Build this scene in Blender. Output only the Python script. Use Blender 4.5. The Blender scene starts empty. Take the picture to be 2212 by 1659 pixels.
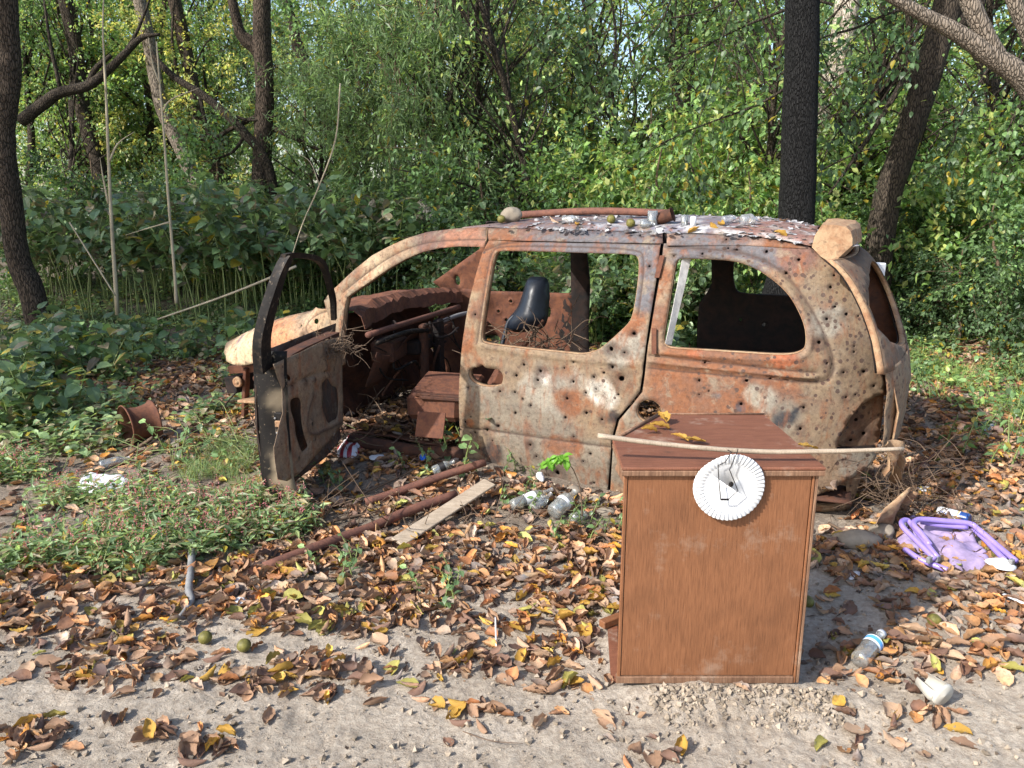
import bpy, math, random
import numpy as np
from mathutils import Vector, Matrix
from mathutils.geometry import delaunay_2d_cdt
R = math.radians
scene = bpy.context.scene
# ------------------------------------------------------------------ camera
CAMH, PITCH, FPX = 1.62, R(13.5), 1661.0
cd = bpy.data.cameras.new('camera'); cam = bpy.data.objects.new('camera', cd)
scene.collection.objects.link(cam); scene.camera = cam
cam.location = (0, 0, CAMH); cam.rotation_euler = (R(90) - PITCH, 0, 0)
cd.sensor_width = 36; cd.lens = 36 * FPX / 2212; cd.clip_end = 600; cd.clip_start = .05
# ------------------------------------------------------------------ light
SUN = Vector((-.66, -.47, .60)).normalized()          # towards the sun: behind the camera, to the left
sl = bpy.data.lights.new('sun', 'SUN'); sl.energy = 3.4; sl.angle = R(.6); sl.color = (1, .96, .90)
so = bpy.data.objects.new('sun', sl); scene.collection.objects.link(so)
so.rotation_euler = SUN.to_track_quat('Z', 'Y').to_euler()
w = bpy.data.worlds.new('World'); scene.world = w; w.use_nodes = True
nt = w.node_tree; bg = nt.nodes['Background']
sky = nt.nodes.new('ShaderNodeTexSky'); sky.sky_type = 'NISHITA'; sky.sun_disc = False
sky.sun_elevation = math.asin(SUN.z); sky.sun_rotation = math.atan2(SUN.x, SUN.y)
sky.dust_density = 2.0
nt.links.new(sky.outputs[0], bg.inputs[0]); bg.inputs[1].default_value = .135
scene.view_settings.view_transform = 'Standard'; scene.view_settings.look = 'None'
scene.view_settings.exposure = 1.15; scene.view_settings.gamma = 1
scene.cycles.max_bounces = 6; scene.cycles.diffuse_bounces = 3; scene.cycles.transmission_bounces = 4
scene.cycles.transparent_max_bounces = 12; scene.cycles.use_denoising = True
# ------------------------------------------------------------------ numpy noise
def _h(ix, iy, iz, seed):
    n = (ix * 374761393 + iy * 668265263 + iz * 2147483647 + seed * 1274126177) & 0xffffffff
    n = ((n ^ (n >> 13)) * 1274126177) & 0xffffffff
    n = (n ^ (n >> 16)) & 0xffffffff
    return n / 4294967295.0
def vn(p, scale=1.0, seed=0):
    p = np.asarray(p, float) * scale
    if p.shape[1] == 2: p = np.c_[p, np.zeros(len(p))]
    i = np.floor(p).astype(np.int64); f = p - i; f = f * f * (3 - 2 * f)
    o = 0
    for dx in (0, 1):
        for dy in (0, 1):
            for dz in (0, 1):
                wt = (f[:, 0] if dx else 1 - f[:, 0]) * (f[:, 1] if dy else 1 - f[:, 1]) * (f[:, 2] if dz else 1 - f[:, 2])
                o = o + wt * _h(i[:, 0] + dx, i[:, 1] + dy, i[:, 2] + dz, seed)
    return o * 2 - 1
def fbm(p, scale=1.0, octv=4, seed=0, gain=.5):
    o = 0; a = 1; s = scale; t = 0
    for k in range(octv):
        o = o + a * vn(p, s, seed + k * 17); t += a; a *= gain; s *= 2.03
    return o / t
# ------------------------------------------------------------------ pixels of the photo -> points in the world
def ray(px, py):
    x = (px - 1106) / FPX; y = (829.5 - py) / FPX
    return np.array([x, math.cos(PITCH) + y * math.sin(PITCH), -math.sin(PITCH) + y * math.cos(PITCH)])
SHADE = [(-9.8, 4.4), (-13.5, 4.0)]
SHSC = [1, 1.1]
CAM = np.array([0, 0, CAMH])
def AT(px, py, Y):
    d = ray(px, py); return CAM + d * (Y / d[1])
def GZ(px, py, z=0.0):
    d = ray(px, py); return CAM + d * ((z - CAMH) / d[2])
# van frame
VO = np.array([.57, 4.13]); VU = np.array([-.923, .384]); VU /= np.linalg.norm(VU); VN = np.array([-VU[1], VU[0]]) * -1
if VN[1] > 0: VN = -VN
def van_st(x, y):
    return (x - VO[0]) * VU[0] + (y - VO[1]) * VU[1], (x - VO[0]) * VN[0] + (y - VO[1]) * VN[1]
def VW(s, t, z):
    p = VO + VU * s + VN * t; return np.array([p[0], p[1], z])
def sstep(a, b, x): 
    q = np.clip((x - a) / (b - a), 0, 1); return q * q * (3 - 2 * q)
def gh(x, y):
    """height of the ground"""
    x = np.atleast_1d(np.asarray(x, float)); y = np.atleast_1d(np.asarray(y, float))
    p = np.c_[x, y]
    z = .05 * fbm(p, .45, 3, 5) + .022 * fbm(p, 1.9, 3, 9)
    near = 1 - sstep(4, 9, y)
    z = z + near * (.007 * fbm(p, 9, 3, 21))
    s, t = van_st(x, y)
    z = z + .10 * np.exp(-((s - 1.0) / .75) ** 2 - ((t + .25) / .55) ** 2)      # debris banked up against the door opening
    z = z - .02
    z = z + .045 * np.exp(-((x - .75) / .42) ** 2 - ((y - 2.325) / .085) ** 2)       # soil pushed up against the cabinet
    z = z + .9 * sstep(14, 30, y) + .25 * sstep(9, 14, y) * sstep(-1, -6, x) + 0.15 * sstep(6, 12, y)
    return z
def G(px, py, up=0.0):
    z = 0.0
    for _ in range(6):
        p = GZ(px, py, z + up); z = float(gh(p[0], p[1])[0])
    p[2] = z + up
    return p
# ------------------------------------------------------------------ mesh tools
C = scene.collection
def mesh_obj(name, V, F, mat=None, parent=None, col=None, smooth=True, solid=0):
    """V (n,3); F list of arrays (m,k) with the same k, or list of tuples"""
    me = bpy.data.meshes.new(name)
    V = np.asarray(V, np.float32)
    if isinstance(F, np.ndarray): F = [F]
    if len(F) and isinstance(F[0], np.ndarray) and F[0].ndim == 2:
        F = [f for f in F if len(f)]
        idx = np.concatenate([f.ravel() for f in F]).astype(np.int32)
        cnt = np.concatenate([np.full(len(f), f.shape[1]) for f in F]).astype(np.int32)
    else:
        idx = np.array([i for f in F for i in f], np.int32); cnt = np.array([len(f) for f in F], np.int32)
    st = np.r_[0, np.cumsum(cnt)[:-1]].astype(np.int32)
    me.vertices.add(len(V)); me.vertices.foreach_set('co', V.ravel())
    me.loops.add(len(idx)); me.loops.foreach_set('vertex_index', idx)
    me.polygons.add(len(cnt)); me.polygons.foreach_set('loop_start', st); me.polygons.foreach_set('loop_total', cnt)
    me.polygons.foreach_set('use_smooth', np.full(len(cnt), bool(smooth)))
    me.update(calc_edges=True); me.validate()
    if col is not None:
        a = me.color_attributes.new('Col', 'FLOAT_COLOR', 'POINT')
        cc = np.ones((len(V), 4), np.float32); cc[:, :3] = col
        a.data.foreach_set('color', cc.ravel())
    if mat: me.materials.append(mat)
    o = bpy.data.objects.new(name, me); C.objects.link(o)
    if parent: o.parent = parent
    if solid:
        m = o.modifiers.new('t', 'SOLIDIFY'); m.thickness = solid; m.offset = -1
    return o
class MB:
    def __init__(s): s.V = []; s.F = []; s.n = 0; s.C = []
    def add(s, V, F, col=(1, 1, 1)):
        V = np.asarray(V, float); s.V.append(V)
        s.F += [tuple(i + s.n for i in f) for f in F]; s.n += len(V)
        c = np.ones((len(V), 3)) * np.asarray(col, float); s.C.append(c); return s
    def build(s, name, mat, parent=None, smooth=True, col=False, solid=0):
        return mesh_obj(name, np.concatenate(s.V), s.F, mat, parent, np.concatenate(s.C) if col else None, smooth, solid)
def nrm(v): v = np.asarray(v, float); return v / (np.linalg.norm(v) + 1e-12)
def smooth_path(P, n=6):
    P = [np.asarray(p, float) for p in P]
    if len(P) < 3:
        return np.array([P[0] + (P[-1] - P[0]) * k / n for k in range(n + 1)])
    Q = [2 * P[0] - P[1]] + P + [2 * P[-1] - P[-2]]; out = []
    for i in range(1, len(Q) - 2):
        for k in range(n):
            t = k / n; a, b, c, d = Q[i - 1], Q[i], Q[i + 1], Q[i + 2]
            out.append(.5 * ((2 * b) + (-a + c) * t + (2 * a - 5 * b + 4 * c - d) * t * t + (-a + 3 * b - 3 * c + d) * t ** 3))
    out.append(P[-1]); return np.array(out)
def tube(P, r, seg=8, caps=True, rough=0, rs=None, seed=1, flat=1.0):
    P = np.asarray(P, float); n = len(P)
    r = np.ones(n) * r if np.isscalar(r) else np.interp(np.linspace(0, 1, n), np.linspace(0, 1, len(r)), r)
    T = np.gradient(P, axis=0); T /= np.linalg.norm(T, axis=1)[:, None] + 1e-9
    up = np.array([0, 0, 1.0]) if abs(T[0][2]) < .9 else np.array([1.0, 0, 0])
    U = []; u = nrm(np.cross(T[0], up))
    for i in range(n):
        u = nrm(u - T[i] * np.dot(u, T[i])); U.append(u)
    U = np.array(U); W = np.cross(T, U)
    a = np.arange(seg) * 2 * math.pi / seg
    V = (P[:, None, :] + r[:, None, None] * (np.cos(a)[None, :, None] * U[:, None, :] + flat * np.sin(a)[None, :, None] * W[:, None, :]))
    if rough:
        d = V - P[:, None, :]; q = V.reshape(-1, 3)
        k = 1 + rough * fbm(q, rs or 2 / max(r.max(), 1e-3) * .5, 3, seed).reshape(n, seg, 1)
        V = P[:, None, :] + d * k
    V = V.reshape(-1, 3); F = []
    for i in range(n - 1):
        for j in range(seg):
            F.append((i * seg + j, i * seg + (j + 1) % seg, (i + 1) * seg + (j + 1) % seg, (i + 1) * seg + j))
    if caps: F += [tuple(range(seg))[::-1], tuple((n - 1) * seg + j for j in range(seg))]
    return V, F
def box(c, size, rot=None, bev=0):
    """box with chamfered edges; rot is a 3x3 array"""
    h = np.asarray(size, float) / 2; b = min(bev, h.min() * .9)
    if b <= 0:
        V = np.array([[x, y, z] for x in (-1, 1) for y in (-1, 1) for z in (-1, 1)]) * h
        F = [(0, 1, 3, 2), (4, 6, 7, 5), (0, 4, 5, 1), (2, 3, 7, 6), (0, 2, 6, 4), (1, 5, 7, 3)]
    else:
        V = []; ids = {}
        for sx in (-1, 1):
            for sy in (-1, 1):
                for sz in (-1, 1):
                    for ax in range(3):
                        p = np.array([sx, sy, sz]) * (h - b); p[ax] = (sx, sy, sz)[ax] * h[ax]
                        ids[(sx, sy, sz, ax)] = len(V); V.append(p)
        V = np.array(V); F = []
        for ax in range(3):
            a1, a2 = (ax + 1) % 3, (ax + 2) % 3
            for sg in (-1, 1):
                q = []
                for (p1, p2) in ((-1, -1), (1, -1), (1, 1), (-1, 1)):
                    k = [0, 0, 0]; k[ax] = sg; k[a1] = p1; k[a2] = p2; q.append(ids[(*k, ax)])
                F.append(tuple(q if sg > 0 else q[::-1]))
        for ax in range(3):
            a1, a2 = (ax + 1) % 3, (ax + 2) % 3
            for p1 in (-1, 1):
                for p2 in (-1, 1):
                    k0 = [0, 0, 0]; k0[ax] = -1; k0[a1] = p1; k0[a2] = p2; k1 = list(k0); k1[ax] = 1
                    q = [ids[(*k0, a1)], ids[(*k1, a1)], ids[(*k1, a2)], ids[(*k0, a2)]]
                    F.append(tuple(q if p1 * p2 < 0 else q[::-1]))
        for sx in (-1, 1):
            for sy in (-1, 1):
                for sz in (-1, 1):
                    q = [ids[(sx, sy, sz, 0)], ids[(sx, sy, sz, 1)], ids[(sx, sy, sz, 2)]]
                    F.append(tuple(q if sx * sy * sz > 0 else q[::-1]))
    if rot is not None: V = V @ np.asarray(rot).T
    return V + np.asarray(c, float), F
def rz(a): c, s = math.cos(a), math.sin(a); return np.array([[c, -s, 0], [s, c, 0], [0, 0, 1.0]])
def frame(d, up=(0, 0, 1)):
    """3x3 whose columns are d, side, up'"""
    d = nrm(d); s = np.cross(up, d); s = nrm(s) if np.linalg.norm(s) > 1e-6 else np.array([0, 1.0, 0]); return np.c_[d, s, np.cross(d, s)]
def lathe(prof, seg=24):
    V = []; F = []; n = len(prof)
    for (r, z) in prof:
        for j in range(seg):
            a = 2 * math.pi * j / seg; V.append((r * math.cos(a), r * math.sin(a), z))
    for i in range(n - 1):
        for j in range(seg):
            F.append((i * seg + j, i * seg + (j + 1) % seg, (i + 1) * seg + (j + 1) % seg, (i + 1) * seg + j))
    return np.array(V, float), F
def empty(name, loc, label, cat, group=None, rotz=0):
    o = bpy.data.objects.new(name, None); C.objects.link(o); o.location = loc; o.rotation_euler = (0, 0, rotz)
    o.empty_display_size = .1
    return tag(o, label, cat, group)
def tag(o, label=None, cat=None, group=None, kind=None):
    if label: o['label'] = label
    if cat: o['category'] = cat
    if group: o['group'] = group
    if kind: o['kind'] = kind
    return o
def copy_tree(o, parent=None):
    c = o.copy(); C.objects.link(c)
    if parent: c.parent = parent
    for ch in list(o.children): copy_tree(ch, c)
    return c
# ------------------------------------------------------------------ materials
class NT:
    def __init__(s, name):
        m = bpy.data.materials.new(name); m.use_nodes = True; s.m = m; s.t = m.node_tree
        s.b = s.t.nodes['Principled BSDF']; s.out = s.t.nodes['Material Output']; s._co = None
    def n(s, typ, **kw):
        x = s.t.nodes.new(typ)
        for k, v in kw.items(): setattr(x, k, v)
        return x
    def l(s, a, b): s.t.links.new(a, b)
    def co(s, kind='Object'):
        return s.n('ShaderNodeTexCoord').outputs[kind]
    def map(s, co, sc=(1, 1, 1)):
        m = s.n('ShaderNodeMapping'); s.l(co, m.inputs[0]); m.inputs['Scale'].default_value = sc; return m.outputs[0]
    def noise(s, co, scale, det=5, rough=.6, dist=0):
        x = s.n('ShaderNodeTexNoise'); s.l(co, x.inputs['Vector']); x.inputs['Scale'].default_value = scale
        x.inputs['Detail'].default_value = det; x.inputs['Roughness'].default_value = rough; x.inputs['Distortion'].default_value = dist
        return x.outputs['Fac']
    def vor(s, co, scale, feat='F1', rnd=1):
        x = s.n('ShaderNodeTexVoronoi', feature=feat); s.l(co, x.inputs['Vector']); x.inputs['Scale'].default_value = scale
        x.inputs['Randomness'].default_value = rnd; return x
    def ramp(s, fac, stops):
        x = s.n('ShaderNodeValToRGB'); s.l(fac, x.inputs[0]); e = x.color_ramp.elements
        while len(e) < len(stops): e.new(.5)
        for k, (p, c) in enumerate(stops):
            e[k].position = p; e[k].color = (*c, 1) if not np.isscalar(c) else (c, c, c, 1)
        return x.outputs[0]
    def mix(s, f, a, b, mode='MIX'):
        x = s.n('ShaderNodeMix', data_type='RGBA', blend_type=mode)
        for v, i in ((f, 0), (a, 6), (b, 7)):
            if hasattr(v, 'is_linked') or hasattr(v, 'links'): s.l(v, x.inputs[i])
            elif np.isscalar(v): x.inputs[i].default_value = v
            else: x.inputs[i].default_value = (*v, 1)
        return x.outputs[2]
    def math(s, op, a, b=0.0, c=None):
        x = s.n('ShaderNodeMath', operation=op)
        for v, i in ((a, 0), (b, 1), (c, 2)):
            if v is None: continue
            if hasattr(v, 'links'): s.l(v, x.inputs[i])
            else: x.inputs[i].default_value = v
        return x.outputs[0]
    def attr(s, name='Col'): return s.n('ShaderNodeAttribute', attribute_name=name).outputs['Color']
    def rnd(s): return s.n('ShaderNodeNewGeometry').outputs['Random Per Island']
    def bump(s, h, st=.3, dist=.01, prev=None):
        x = s.n('ShaderNodeBump'); s.l(h, x.inputs['Height']); x.inputs['Strength'].default_value = st; x.inputs['Distance'].default_value = dist
        if prev: s.l(prev, x.inputs['Normal'])
        s.l(x.outputs[0], s.b.inputs['Normal']); return x.outputs[0]
    def base(s, c):
        if hasattr(c, 'links'): s.l(c, s.b.inputs['Base Color'])
        else: s.b.inputs['Base Color'].default_value = (*c, 1)
    def set(s, rough=None, metal=None, spec=None):
        if rough is not None:
            if hasattr(rough, 'links'): s.l(rough, s.b.inputs['Roughness'])
            else: s.b.inputs['Roughness'].default_value = rough
        if metal is not None: s.b.inputs['Metallic'].default_value = metal
        if spec is not None: s.b.inputs['Specular IOR Level'].default_value = spec
def mat_panel():
    """burnt and rusted sheet steel; large colour zones come from the Col attribute"""
    x = NT('rusted_body_panel'); co = x.co()
    col = x.attr(); n1 = x.noise(co, 9, 8, .7, .6); n2 = x.noise(co, 38, 6, .7); n3 = x.noise(x.map(co, (1, 1, .35)), 16, 6, .65, .4)
    c = x.mix(x.ramp(n3, ((.50, 0), (.66, .75))), col, (.22, .075, .028))            # orange bloom
    c = x.mix(x.ramp(n1, ((.34, .8), (.46, 0))), c, (.25, .20, .14))                  # ash grey-tan
    c = x.mix(x.ramp(x.noise(co, 23, 7, .75, .3), ((.56, 0), (.66, .65))), c, (.13, .065, .045))
    c = x.mix(x.ramp(n2, ((.54, 0), (.66, .65))), c, (.08, .045, .032))
    c = x.mix(x.ramp(x.noise(co, 75, 4, .7), ((.64, 0), (.72, .4))), c, (.34, .30, .24))
    ar = x.n('ShaderNodeSeparateXYZ'); x.l(co, ar.inputs[0])
    # shot pocks, thick on the rear quarter
    v = x.vor(co, 29, rnd=1); d = v.outputs['Distance']; cc = x.n('ShaderNodeSeparateColor'); x.l(v.outputs['Color'], cc.inputs[0])
    zone = x.math('MULTIPLY_ADD', ar.outputs[0], -1.1, -.40)          # rises towards the tail
    zone = x.math('ADD', zone, x.math('MULTIPLY', x.math('SUBTRACT', x.noise(co, 3, 3), .5), 2.0))
    zone = x.math('MAXIMUM', x.math('MINIMUM', zone, .62), .02)
    on = x.math('LESS_THAN', cc.outputs[0], zone)
    rad = x.math('MULTIPLY_ADD', cc.outputs[1], .16, .20)
    spot = x.math('MULTIPLY', on, x.math('LESS_THAN', d, rad))
    core = x.math('MULTIPLY', on, x.math('LESS_THAN', d, .10))
    c = x.mix(x.math('MULTIPLY', spot, .9), c, (.075, .042, .032))
    c = x.mix(x.math('MULTIPLY', core, .5), c, (.07, .045, .04))
    c = x.mix(x.ramp(x.noise(co, 5, 6, .7), ((.40, .35), (.56, 0))), c, (.10, .085, .075))
    c = x.mix(x.attr('Spot'), c, (.05, .028, .022))
    c = x.mix(1, c, x.ramp(x.noise(co, 55, 6, .75), ((.3, .62), (.62, 1.08))), 'MULTIPLY')
    x.base(c); x.set(rough=.82, metal=0, spec=.35)
    h = x.math('ADD', x.math('MULTIPLY', n1, 1.0), x.math('MULTIPLY', n2, .5))
    h = x.math('SUBTRACT', h, x.math('MULTIPLY', spot, .45))
    x.bump(h, .55, .006); return x.m
def mat_rust(name, a, b, dark=(.05, .03, .025), scale=14, rough=.85, amt=.6):
    x = NT(name); co = x.co()
    c = x.mix(x.ramp(x.noise(co, scale, 7, .7, .4), ((.38, 0), (.62, 1))), a, b)
    c = x.mix(x.ramp(x.noise(co, scale * 2.7, 6, .7), ((.52, 0), (.66, amt))), c, dark)
    x.base(c); x.set(rough=rough, spec=.3); x.bump(x.noise(co, scale * 4, 5, .7), .5, .004); return x.m
def mat_char():
    x = NT('charred_metal'); co = x.co()
    c = x.mix(x.ramp(x.noise(co, 22, 7, .75, .5), ((.50, 0), (.60, 1))), (.008, .007, .007), (.03, .022, .016))
    c = x.mix(x.ramp(x.noise(x.map(co, (1, 1, .4)), 48, 5, .7), ((.62, 0), (.66, 1))), c, (.14, .11, .08))
    x.base(c); x.set(rough=x.ramp(x.noise(co, 8), ((.3, .5), (.7, .8))), spec=.2); x.bump(x.noise(co, 40), .5, .004); return x.m
def mat_plain(name, c, rough=.6, spec=.5, bs=0, bscale=60, var=0, vs=8):
    x = NT(name)
    if var:
        k = x.ramp(x.noise(x.co(), vs, 6, .7), ((.3, 1 - var), (.7, 1))); x.base(x.mix(1, c, k, 'MULTIPLY'))
    else: x.base(c)
    x.set(rough=rough, spec=spec)
    if bs: x.bump(x.noise(x.co(), bscale, 5), bs, .004)
    return x.m
def mat_leaf(name, trans=.4, rough=.42, spec=.45, bump=0):
    x = NT(name); col = x.attr(); x.base(x.mix(1, col, x.ramp(x.noise(x.co(), 30, 3), ((.2, .75), (.8, 1.15))), 'MULTIPLY'))
    x.set(rough=rough, spec=spec)
    tr = x.n('ShaderNodeBsdfTranslucent'); x.l(x.mix(1, col, (1.5, 1.5, .9), 'MULTIPLY'), tr.inputs[0])
    mx = x.n('ShaderNodeMixShader'); mx.inputs[0].default_value = trans
    x.l(x.b.outputs[0], mx.inputs[1]); x.l(tr.outputs[0], mx.inputs[2]); x.l(mx.outputs[0], x.out.inputs[0]); return x.m
def mat_dry():
    x = NT('dry_leaf'); col = x.attr(); co = x.co()
    c = x.mix(x.ramp(x.noise(co, 90, 4, .7), ((.5, 0), (.68, .55))), col, (.10, .05, .03))
    x.base(c); x.set(rough=.6, spec=.35); x.bump(x.noise(co, 120, 3), .5, .003)
    tr = x.n('ShaderNodeBsdfTranslucent'); x.l(col, tr.inputs[0])
    mx = x.n('ShaderNodeMixShader'); mx.inputs[0].default_value = .15
    x.l(x.b.outputs[0], mx.inputs[1]); x.l(tr.outputs[0], mx.inputs[2]); x.l(mx.outputs[0], x.out.inputs[0]); return x.m
def mat_bark(name, a, b, scale=6, st=.8):
    x = NT(name); co = x.map(x.co(), (1, 1, .22)); f = x.noise(co, scale * 4, 7, .7, .8)
    v = x.vor(co, scale * 9, 'DISTANCE_TO_EDGE').outputs[0]
    h = x.math('ADD', x.math('MULTIPLY', f, .6), x.math('MINIMUM', x.math('MULTIPLY', v, 3), .6))
    x.base(x.mix(x.ramp(h, ((.3, 0), (.85, 1))), a, b)); x.set(rough=.9, spec=.2); x.bump(h, st, .03); return x.m
def mat_soil():
    x = NT('sandy_soil'); co = x.co(); n = x.noise(co, 2.2, 8, .65); n2 = x.noise(co, 45, 8, .7)
    dark = x.attr()
    c = x.mix(x.ramp(n, ((.35, 0), (.65, 1))), (.38, .325, .26), (.52, .455, .375))
    c = x.mix(x.ramp(n2, ((.42, .55), (.58, 0))), c, (.24, .19, .145))
    c = x.mix(x.ramp(x.noise(co, 160, 3, .7), ((.62, 0), (.7, .5))), c, (.6, .54, .46))
    c = x.mix(1, c, dark, 'MULTIPLY')
    x.base(c); x.set(rough=.95, spec=.2)
    b1 = x.bump(n2, .9, .02); x.bump(x.noise(co, 130, 5, .8), .7, .006, b1); return x.m
def mat_glass(name, tint=(.9, .95, .93), g=.22):
    x = NT(name); x.t.nodes.remove(x.b)
    t = x.n('ShaderNodeBsdfTransparent'); t.inputs[0].default_value = (*tint, 1)
    gl = x.n('ShaderNodeBsdfGlossy'); gl.inputs[1].default_value = .08
    df = x.n('ShaderNodeBsdfDiffuse'); df.inputs[0].default_value = (.75, .78, .76, 1)
    lw = x.n('ShaderNodeLayerWeight'); lw.inputs[0].default_value = .35
    m0 = x.n('ShaderNodeMixShader'); x.l(x.math('MULTIPLY_ADD', x.noise(x.co(), 40, 4), .45, -.05), m0.inputs[0]); x.l(t.outputs[0], m0.inputs[1]); x.l(df.outputs[0], m0.inputs[2])
    m = x.n('ShaderNodeMixShader'); x.l(x.math('MULTIPLY_ADD', lw.outputs['Fresnel'], .7, g * .5), m.inputs[0])
    x.l(m0.outputs[0], m.inputs[1]); x.l(gl.outputs[0], m.inputs[2]); x.l(m.outputs[0], x.out.inputs[0]); return x.m
def mat_wood(name, a, b, dirt=.5, grain=(26, 26, 1.6)):
    x = NT(name); co = x.co(); g = x.noise(x.map(co, grain), 2.4, 7, .62, 1.1); g2 = x.noise(x.map(co, (90, 90, 5)), 3, 4, .6)
    c = x.mix(x.ramp(g, ((.32, 0), (.66, 1))), a, b)
    c = x.mix(x.ramp(g2, ((.36, .45), (.52, 0))), c, tuple(v * .45 for v in a))
    sw = x.n('ShaderNodeTexWave'); sw.wave_type = 'RINGS'; x.l(x.map(co, (1.3, 1, .22)), sw.inputs[0]); sw.inputs['Scale'].default_value = 5; sw.inputs['Distortion'].default_value = 7; sw.inputs['Detail'].default_value = 4
    c = x.mix(x.ramp(sw.outputs['Fac'], ((0, .14), (.35, 0))), c, tuple(v * .4 for v in a))
    c = x.mix(x.ramp(x.noise(co, 5, 7, .72), ((.56, 0), (.74, dirt))), c, (.38, .30, .23))
    c = x.mix(x.ramp(x.noise(co, 9, 7, .7), ((.66, 0), (.74, .6))), c, (.05, .03, .02))
    c = x.mix(x.ramp(x.noise(x.map(co, (1, 1, .6)), 3.3, 6, .7), ((.50, 0), (.68, .35))), c, tuple(v * .5 for v in a))
    x.base(c); x.set(rough=.6, spec=.35); x.bump(g2, .25, .003); return x.m
M = dict(
    panel=mat_panel(), char=mat_char(), leaf=mat_leaf('green_leaf', .42), bigleaf=mat_leaf('broad_leaf', .32, .42, .6),
    dry=mat_dry(), soil=mat_soil(),
    rust=mat_rust('red_rust', (.085, .034, .022), (.15, .06, .032)),
    rustdark=mat_rust('dark_rust', (.045, .022, .016), (.10, .04, .022)),
    rusttan=mat_rust('tan_rust', (.36, .25, .15), (.25, .13, .07), dark=(.12, .07, .045)),
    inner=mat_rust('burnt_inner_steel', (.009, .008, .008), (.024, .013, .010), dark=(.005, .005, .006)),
    pipe=mat_rust('rusty_pipe', (.17, .075, .05), (.11, .05, .038), scale=20),
    seat=mat_plain('blue_black_plastic', (.012, .017, .028), .42, .5, .2, 40, .5, 12),
    ash=mat_plain('white_ash_coating', (.62, .60, .57), .9, .2, .4, 60, .4, 30),
    bark=mat_bark('brown_bark', (.018, .014, .010), (.095, .070, .052)), barkdark=mat_bark('dark_bark', (.015, .012, .01), (.07, .055, .04)),
    barkgrey=mat_bark('grey_bark', (.07, .058, .045), (.26, .215, .17)),
    barkpale=mat_bark('pale_bark', (.25, .2, .15), (.62, .55, .46)), burnt=mat_bark('charcoal_bark', (.003, .003, .003), (.018, .018, .018), 9, 1.0),
    twig=mat_plain('dead_twig', (.16, .11, .075), .85, .2, 0, 0, .5, 20), stem=mat_plain('green_stem', (.20, .25, .08), .6, .4, 0, 0, .4, 9),
    pale=mat_plain('bleached_stalk', (.50, .42, .29), .7, .3, .3, 40, .4, 8),
    white=mat_plain('white_paper', (.62, .63, .65), .6, .4, .25, 30), plate=mat_plain('paper_plate_white', (.60, .61, .62), .55, .4),
    wire=mat_plain('black_wire', (.012, .01, .01), .5), glass=mat_glass('clear_bottle_glass'), plastic=mat_glass('clear_plastic', (.93, .95, .96), .3),
    wood=mat_wood('mahogany_veneer', (.165, .066, .028), (.225, .096, .043), .4, (75, 75, 4.0)), woodtop=mat_wood('worn_top_veneer', (.14, .052, .028), (.21, .085, .048), .8, (4, 40, 40)),
    woodedge=mat_wood('weathered_edge', (.12, .06, .035), (.26, .15, .09), .9), plank=mat_wood('grey_plank', (.30, .235, .17), (.46, .38, .29), .6, (4, 30, 30)),
    rock=mat_plain('grey_stone', (.30, .255, .20), .95, .2, .8, 18, .5, 6), lav=mat_plain('lavender_tube_paint', (.30, .22, .60), .28, .5, 0, 0, .18, 14),
    lavcloth=mat_plain('lavender_cloth', (.40, .31, .50), .85, .2, .5, 20, .55, 9), nut=mat_plain('walnut_husk', (.19, .17, .035), .6, .4, .5, 60, .75, 28),
    grey=mat_plain('grey_galvanised_metal', (.25, .25, .25), .5, .5, .4, 20, .5, 14),
)
# ------------------------------------------------------------------ van: surfaces
_zt = np.linspace(-.2, 1.7, 400)
_wt = np.interp(_zt, [-.2, 0, .15, .45, .8, .95, 1.1, 1.25, 1.36, 1.42, 1.47, 1.6], [-.07, -.05, -.012, 0, -.018, -.042, -.085, -.135, -.175, -.215, -.30, -.55])
_wt = np.convolve(np.pad(_wt, 8, mode='edge'), np.ones(17) / 17, 'valid')
def wz(z): return np.interp(z, _zt, _wt)
def w_side(s, z):
    s = np.asarray(s, float)
    return wz(z) - .11 * np.clip((s - 1.7) / 1.1, 0, None) ** 2 - .20 * np.clip((-.75 - s) / .55, 0, None) ** 2.2
class Surf:
    """a body surface: a runs along A, z is up, t is outward; everything in van coordinates"""
    def __init__(s, O, A, N, w): s.O = np.asarray(O, float); s.A = np.asarray(A, float); s.N = np.asarray(N, float); s.w = w
    def pt(s, a, z, off=0.0):
        a = np.asarray(a, float); z = np.asarray(z, float); t = s.w(a, z) + off
        return np.c_[s.O[0] + a * s.A[0] + t * s.N[0], s.O[1] + a * s.A[1] + t * s.N[1], z + 0 * a]
    def pick(s, px, py):
        d = ray(px, py); cs, ct = van_st(0, 0); c = np.array([cs, ct, CAMH])
        dv = np.array([d[0] * VU[0] + d[1] * VU[1], d[0] * VN[0] + d[1] * VN[1], d[2]])
        t = 0.0
        for _ in range(25):
            k = (t + np.dot(s.O - c[:2], s.N)) / np.dot(dv[:2], s.N)
            p = c + dv * k; a = np.dot(p[:2] - s.O, s.A); t2 = float(s.w(a, p[2])); t = .5 * t + .5 * t2
        return (a, p[2])
    def picks(s, L): return [s.pick(*p) for p in L]
NEAR = Surf((0, 0), (1, 0), (0, 1), w_side)
VWID = 1.70
FAR = Surf((0, -VWID), (1, 0), (0, -1), lambda a, z: wz(z))
FRONT_H = np.array([1.80, -.02]); _dd = np.array([-.23, -.97]); 
_dl = np.array([_dd[0] * VU[0] + _dd[1] * VU[1], _dd[0] * VN[0] + _dd[1] * VN[1]]); _dl /= np.linalg.norm(_dl)
_dn = np.array([_dl[1], -_dl[0]])          # outward side of the opened door
if np.dot(_dn, [1, 0]) < 0: _dn = -_dn
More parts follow.
